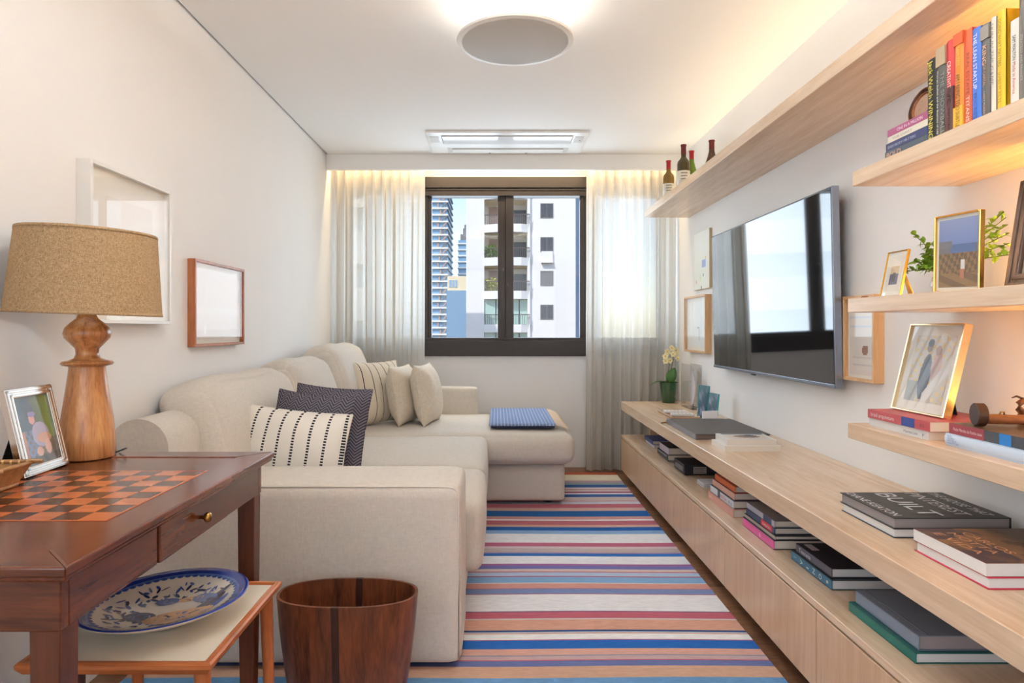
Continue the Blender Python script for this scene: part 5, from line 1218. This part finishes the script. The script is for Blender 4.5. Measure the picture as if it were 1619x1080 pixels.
MB().tube([bq + Vector(p) for p in ((-0.005, 0, 0.026), (-0.017, 0, 0.038), (-0.017, 0, 0.051), (-0.005, 0, 0.059), (0.010, 0, 0.056))], [0.009, 0.008, 0.0075, 0.0075, 0.005], 12).build('neck', mw, kn, smooth=True)
MB().tube([bq + Vector(p) for p in ((-0.010, 0, 0.064), (-0.023, 0, 0.069), (-0.035, 0, 0.065))], [0.003, 0.0025, 0.001], 6).build('beak', dwal, kn, smooth=True)

# ---- middle short shelf
S3 = 1.211
def ph_mini(u, v):
    c = rgb(232, 222, 206)
    if 0.2 < u < 0.8 and 0.2 < v < 0.72: c = rgb(206, 176, 136) if v > 0.5 else rgb(90, 84, 110)
    if (u - 0.5) ** 2 / 0.02 + (v - 0.4) ** 2 / 0.02 < 1: c = rgb(50, 46, 60)
    return c
stand_frame('photo_frame', 'small gold-edged glass photo frame at the left end of the middle shelf', (1.13, 1.895, S3), 0.098, 0.135, 0.008, 0.0035, goldm, -90, -11, ph_mini, 0.012, 40, 56, (goldm, 0.006, 0.8, 0.055), prof=False)
def ph_sea(u, v):
    if v > 0.62: c = mix(rgb(120, 140, 190), rgb(150, 160, 196), (v - 0.62) / 0.38)
    elif v > 0.5: c = rgb(92, 112, 160) if 0.3 < u < 0.95 else rgb(120, 116, 118)
    else: c = rgb(150, 112, 70) if math.sin(43 * u + 2 + 9 * v) * math.sin(39 * v - 13 * u) > 0 else rgb(106, 84, 56)
    if 0.58 < v < 0.68 and u < 0.35: c = rgb(128, 124, 130)
    if v < 0.2: c = rgb(150, 116, 74) if math.sin(30 * v + 8 * u) > 0 else rgb(120, 92, 60)
    if abs(u - 0.62) < 0.05 and 0.12 < v < 0.26: c = rgb(190, 120, 90)
    if abs(u - 0.64) < 0.05 and 0.26 < v < 0.4: c = rgb(226, 220, 216)
    return c
stand_frame('photo_frame', 'tall gold glass photo frame with a coastal snapshot on the middle shelf', (1.156, 1.66, S3), 0.152, 0.198, 0.014, 0.0045, goldm, -86, 0.5, ph_sea, 0.008, 60, 88, None, prof=False, roll=2)
def ph_dark(u, v): return rgb(176, 158, 140)
wal = wood('dark_walnut_frame', rgb(70, 52, 42), rgb(122, 98, 82), 'z', 0.45, 2, 10)
stand_frame('photo_frame', 'dark walnut photo frame at the right end of the middle shelf', (1.205, 1.455, S3), 0.22, 0.262, 0.022, 0.036, wal, -90, -9, ph_dark, 0, 8, 8, (black_v, 0.05, 0.7, 0.05))
vp = thing('leafy_sprigs_in_vase', 'green leafy sprigs in a round glass vase behind the gold frames', 'plant', (1.275, 1.865, S3))
MB().lathe([(0, 0.0), (0.02, 0.0), (0.034, 0.012), (0.04, 0.032), (0.034, 0.054), (0.02, 0.066), (0.017, 0.074), (0.021, 0.08), (0.019, 0.08), (0.015, 0.074), (0.018, 0.065), (0.032, 0.053), (0.038, 0.032), (0.032, 0.014), (0, 0.004)], 28, (1.275, 1.865, S3)).build('vase', pane('vase_glass', 1.5, (0.95, 0.95, 0.93, 1)), vp, smooth=True)
lfm = plain('bright_leaf', rgb(122, 160, 46), 0.5, var=0.15, scale=60); twig = MB(); lv = MB(); rd = random.Random(12)
for k in range(20):
    a = rd.uniform(0, 2 * PI); e = rd.uniform(0.3, 1.0); L = rd.uniform(0.11, 0.17)
    dx, dy = math.cos(a) * 0.45 * (1 if k % 3 else 0.6), math.sin(a)
    if k < 9: dx, dy, e = -0.25 + 0.05 * k, 0.9, 0.25 + 0.13 * k
    elif k < 15: dx, dy, e, L = -0.1 + 0.03 * (k - 9), -1.3, 0.25 + 0.16 * (k - 9), 0.26
    d = Vector((dx, dy, e)).normalized(); P0 = Vector((1.275, 1.865, S3 + 0.07)); pts = [Vector((1.275, 1.865, S3 + 0.03)), P0] + [P0 + d * (L * t) + Vector((0, 0, -0.03 * t * t)) for t in (0.35, 0.7, 1.0)]
    for p in pts: p.x = min(p.x, 1.385)
    twig.tube(pts, 0.0012, 5)
    for i in range(26):
        t = 0.15 + 0.85 * i / 26; p = P0 + d * (L * t) + Vector((0, 0, -0.03 * t * t)); q = Vector((rd.gauss(0, 1), rd.gauss(0, 1), rd.gauss(0.3, 0.8)))
        p.x = min(p.x, 1.385); q.x = min(q.x, 0.2) if p.x > 1.36 else q.x
        leaf(lv, p, q, Vector((rd.gauss(0, 0.4), rd.gauss(0, 0.4), 1)), rd.uniform(0.015, 0.024), rd.uniform(0.011, 0.016), 0.2, 3)
twig.build('twigs', plain('green_twig', rgb(96, 104, 44), 0.6), vp); lv.build('foliage', lfm, vp)['kind'] = 'stuff'
tag(MB().bbox(1.10, 1.116, 1.975, 1.985, S3, S3 + 0.006, 0.001).build('wooden_block', mw), 'tiny brown wooden block beside the small gold frame', 'ornament')

# ---- upper short shelf: stacked and upright books
S2 = 1.595; G = 'books on the upper short shelf'
z = S2
for t, cov, spn, lab, s, c, sz, a, ln, off in (
    (0.007, '2a2a2c', '2a2a2c', 'thin black book at the very bottom of the flat stack on the upper shelf', '', '', 0, 0, 0, 0),
    (0.026, '3a4250', '4a525c', 'dark slate book with orange letters in the flat stack', 'BOLD', 'e0a070', 0.019, 0.04, 0.34, 0),
    (0.022, '2c3050', '34385c', 'navy book in the middle of the flat stack on the upper shelf', 'EVERYBODY MATTERS', 'b8bccc', 0.010, 0.06, 0.66, 0.004),
    (0.018, 'd8c8ac', 'e6dcc8', 'cream book in the flat stack under the magenta one', 'THE DIARY', 'a09080', 0.009, 0.14, 0.5, 0.012),
    (0.020, '9c4468', 'a85478', 'magenta book on top of the flat stack on the upper shelf', 'ONE IN A MILLION', 'f4e6ec', 0.012, 0.26, 0.62, 0.012)):
    b = hbook(lab, 1.125, 1.26, 1.712 + off * 0.3, 1.905 - off, z, t, cov, spine=spn, hard=False, group=G)
    if s: spine_txt(b, s, c, sz, a, ln)
    z += t
rp = thing('round_wooden_frame', 'small oval turned wooden frame leaning on the flat book stack', 'ornament', (1.20, 1.845, z))
RM = Matrix.Translation((1.20, 1.845, z + 0.054)) @ Euler((0, math.radians(-76), math.radians(6))).to_matrix().to_4x4()
for i, (r0, r1, h, m_) in enumerate(((0.050, 0.056, 0.010, mw), (0.042, 0.050, 0.013, plain('dark_walnut', rgb(66, 42, 30), 0.5)), (0.036, 0.043, 0.009, mw))):
    MB().lathe([(r0, -0.004), (r1, -0.004), (r1, h * 0.5), ((r0 + r1) / 2, h), (r0, h * 0.5)], 36, (0, 0, 0), RM, closed=True, sy=0.9).build('ring_moulding', m_, rp, smooth=True, auto=40)
MB().lathe([(0, -0.003), (0.037, -0.003), (0.037, 0.003), (0, 0.003)], 36, (0, 0, 0), RM, sy=0.9).build('medallion', plain('bronze_relief', rgb(156, 122, 100), 0.5, var=0.25, scale=120, bump=0.6), rp)
def vbook(label, y0, th, h, cover, spine, depth=0.15, x=1.115, hard=True, top=None):
    r = thing('book', label, 'book', (x + depth / 2, y0 + th / 2, S2), None, G); w = depth / 2; t = th / 2; b = 0.0022 if hard else 0.0008; ins = 0.004 if hard else 0.0006
    MB().bbox(-w, w, -t, -t + b, 0, h, 0.0004, 1).bbox(-w, w, t - b, t, 0, h, 0.0004, 1).build('cover', paper(cover), r, world=False)
    s_ = MB(); n = 6; bul = 0.004 if hard else 0.001
    pr = [(-w + 0.003 - bul * math.sin(PI * i / n) - 0.002, -t + th * i / n) for i in range(n + 1)] + [(-w + 0.003, t), (-w + 0.003, -t)]
    s_.prism([(a, c, 0.0) for a, c in pr], (0, 0, h)); s_.build('spine', paper(spine), r, world=False)
    MB().box(-w + 0.003, w - ins, -t + b, t - b, ins, h - ins).build('pages', pages_m, r, world=False)
    r['_xs'] = -w - bul; r['_th'] = th; r['_h'] = h
    return r
def vtxt(r, s, col, size, top, length, frac=0.5):
    text('title', r, s, (r['_xs'] + 0.0006, r['_th'] * (frac - 0.5) * 1.0 + size * 0.34, r['_h'] * (1 - top)), (0, 0, -1), (0, -1, 0), size, paper(col), world=False, fit=r['_h'] * length, lift=0.0012)
def vband(r, a, b, col, name='spine_band'):
    h = r['_h']; t = r['_th'] / 2; MB().box(r['_xs'] - 0.0006, r['_xs'] + 0.004, -t - 0.0003, t + 0.0003, h * (1 - b), h * (1 - a)).build(name, paper(col), r, world=False)
y = 1.702
def nxt(th):
    global y
    y -= th; return y
r = vbook('black upright book with yellow title at the left end of the upright row', nxt(0.038), 0.037, 0.214, '1c1a1a', '242220', 0.155); vtxt(r, 'Jack Welch WINNING', 'e8d850', 0.024, 0.03, 0.93)
r = vbook('dark brown upright book with a tan top next to the black book', nxt(0.034), 0.033, 0.228, '6a5644', '54504a', 0.155); vband(r, 0.0, 0.2, 'b49c7c'); vtxt(r, 'THE SNOWBALL', '8c9088', 0.018, 0.28, 0.68, 0.25); vtxt(r, 'Warren Buffett and the Business of Life', 'd8d4c8', 0.010, 0.24, 0.7, 0.78)
r = vbook('red upright book with a dark foot and white title', nxt(0.029), 0.028, 0.232, 'b02a2c', 'c43a38', 0.15); vband(r, 0.5, 1.0, '54302e'); vtxt(r, 'CREATIVITY, INC.', 'f6ece4', 0.018, 0.22, 0.46); vtxt(r, 'ED CATMULL', 'e0d4cc', 0.011, 0.72, 0.22)
r = vbook('orange and yellow upright book with black title', nxt(0.033), 0.032, 0.236, 'd05c2c', 'e08a34', 0.15); vband(r, 0.0, 0.12, 'd4562e'); vband(r, 0.75, 1.0, 'eab43c'); vtxt(r, 'SAM ZELL', 'ecc060', 0.016, 0.14, 0.2); vtxt(r, 'AM I BEING TOO SUBTLE', '3a2a20', 0.019, 0.42, 0.54)
r = vbook('orange-red upright paperback beside the blue one', nxt(0.026), 0.025, 0.232, 'c83c30', 'd2643c', 0.15, hard=False); vtxt(r, 'REAL ESTATE', '7c3828', 0.014, 0.24, 0.42); vtxt(r, 'TITANS', 'f6e8dc', 0.015, 0.68, 0.26)
r = vbook('bright blue upright book with white title', nxt(0.030), 0.029, 0.222, '3868c0', '4a78cc', 0.145); vtxt(r, 'THE LEAN STARTUP', 'f4f6fa', 0.017, 0.06, 0.58); vtxt(r, 'ERIC RIES', '3658a0', 0.015, 0.68, 0.26)
r = vbook('charcoal upright book with orange and white title', nxt(0.027), 0.026, 0.218, '4a4440', '5c5650', 0.145); vband(r, 0.02, 0.16, '8c8278', 'spine_picture'); vtxt(r, 'KING', 'eab084', 0.017, 0.22, 0.2); vtxt(r, 'OF CAPITAL', 'c89868', 0.011, 0.43, 0.22); vtxt(r, 'CAREY MORRIS', 'c8a888', 0.007, 0.7, 0.24)
r = vbook('white upright book with dark thin title beside the yellow book', nxt(0.019), 0.018, 0.222, '3a342e', 'e6dccc', 0.145); vtxt(r, 'SKIN IN THE GAME', '8c8478', 0.013, 0.06, 0.62)
r = vbook('bright yellow upright book in the row', nxt(0.026), 0.025, 0.226, 'd8a818', 'ecc434', 0.15); vtxt(r, 'DOING WHAT MATTERS', '8c7020', 0.012, 0.08, 0.46); vtxt(r, 'JAMES M. KILTS', 'b08c28', 0.011, 0.6, 0.3)
y -= 0.012
r = vbook('white upright paperback with red lettering near the right end', nxt(0.024), 0.023, 0.190, 'e6dcc8', 'eee6da', 0.12, hard=False); vtxt(r, 'SAM WALTON', '302c2c', 0.013, 0.18, 0.28); vtxt(r, 'Made in America', 'b84038', 0.012, 0.48, 0.36)
r = vbook('tall dark grey upright book at the right edge of the picture', nxt(0.024), 0.023, 0.245, '4c4642', '6c645e', 0.15); vtxt(r, 'STRATEGY AND FINANCE', 'b8aca0', 0.008, 0.4, 0.4)
r = vbook('brown upright book just past the tall dark grey one', nxt(0.03), 0.029, 0.225, '6a4a38', '7c5a44', 0.15)

# ---- bottles on the long shelf
def bottle(label, x, yy, h, r0, gm, foil, lab=True, shape=0, labc='e6e0d2'):
    z0 = 1.979; r = thing('wine_bottle', label, 'bottle', (x, yy, z0), None, 'wine bottles on the long shelf')
    if shape == 0: pr = [(0, 0.004), (r0 * 0.8, 0), (r0, 0.004), (r0, 0.60 * h), (r0 * 0.93, 0.655 * h), (r0 * 0.55, 0.715 * h), (r0 * 0.40, 0.75 * h), (r0 * 0.375, 0.97 * h), (r0 * 0.43, 0.972 * h), (r0 * 0.43, 0.998 * h), (0, h)]
    else: pr = [(0, 0.004), (r0 * 0.8, 0), (r0, 0.004), (r0, 0.44 * h), (r0 * 0.9, 0.54 * h), (r0 * 0.62, 0.66 * h), (r0 * 0.43, 0.76 * h), (r0 * 0.37, 0.86 * h), (r0 * 0.37, 0.97 * h), (r0 * 0.42, 0.972 * h), (r0 * 0.42, 0.998 * h), (0, h)]
    MB().lathe(pr, 28, (x, yy, z0)).build('glass_body', gm, r, smooth=True, auto=60)
    MB().lathe([(r0 * 0.40, 0.80 * h), (r0 * 0.40, 0.965 * h), (r0 * 0.46, 0.968 * h), (r0 * 0.46, h), (0, h + 0.001)], 20, (x, yy, z0)).build('foil', foil, r, smooth=True, auto=60)
    if lab:
        MB().lathe([(r0 + 0.0006, 0.16 * h), (r0 + 0.0006, 0.46 * h)], 28, (x, yy, z0)).build('paper_label', paper(labc), r, smooth=True)
        o = MB(); n = 6
        for k in range(3):
            z_ = z0 + h * (0.28 + 0.06 * k); q = []
            for i in range(n + 1):
                a = math.radians(-130 + 60 * i / n); q.append((x + (r0 + 0.0012) * math.cos(a), yy + (r0 + 0.0012) * math.sin(a)))
            for i in range(n): o.add([(*q[i], z_), (*q[i + 1], z_), (*q[i + 1], z_ + 0.006), (*q[i], z_ + 0.006)], [(0, 1, 2, 3)])
        o.build('label_print', paper('8c7c6c'), r)
def bglass(name, c):
    m_, nt_, b_ = newmat(name); b_.inputs['Base Color'].default_value = c; b_.inputs['Roughness'].default_value = 0.08; b_.inputs['Transmission Weight'].default_value = 0.35; return m_
g1 = bglass('amber_green_glass', rgb(150, 112, 36)); g2 = bglass('dark_olive_glass', rgb(92, 78, 34)); g3 = bglass('bright_green_glass', rgb(120, 150, 30)); g4 = bglass('brown_glass', rgb(88, 56, 34))
fr_, fd_ = plain('red_foil', rgb(166, 36, 40), 0.35, 0.3), plain('dark_red_foil', rgb(110, 36, 36), 0.4, 0.3)
bottle('amber wine bottle with red foil at the window end of the long shelf', 1.19, 4.55, 0.30, 0.038, g1, fr_)
bottle('short green bottle half hidden between the amber and dark olive bottles', 1.30, 4.56, 0.22, 0.034, g3, plain('green_cap', rgb(70, 110, 60), 0.4), False)
bottle('dark olive wine bottle with white label, tallest on the long shelf', 1.20, 4.22, 0.318, 0.040, g2, fd_)
bottle('bright green wine bottle with red foil behind the dark olive one', 1.275, 4.30, 0.30, 0.038, g3, fr_, True, 1)
bottle('brown sloping wine bottle standing nearest the television end', 1.325, 4.05, 0.298, 0.041, g4, fd_, False, 1)

for o in bpy.data.objects:
    for k in ('_o', '_w', '_l', '_t', '_xs', '_th', '_h'):
        if k in o.keys(): del o[k]
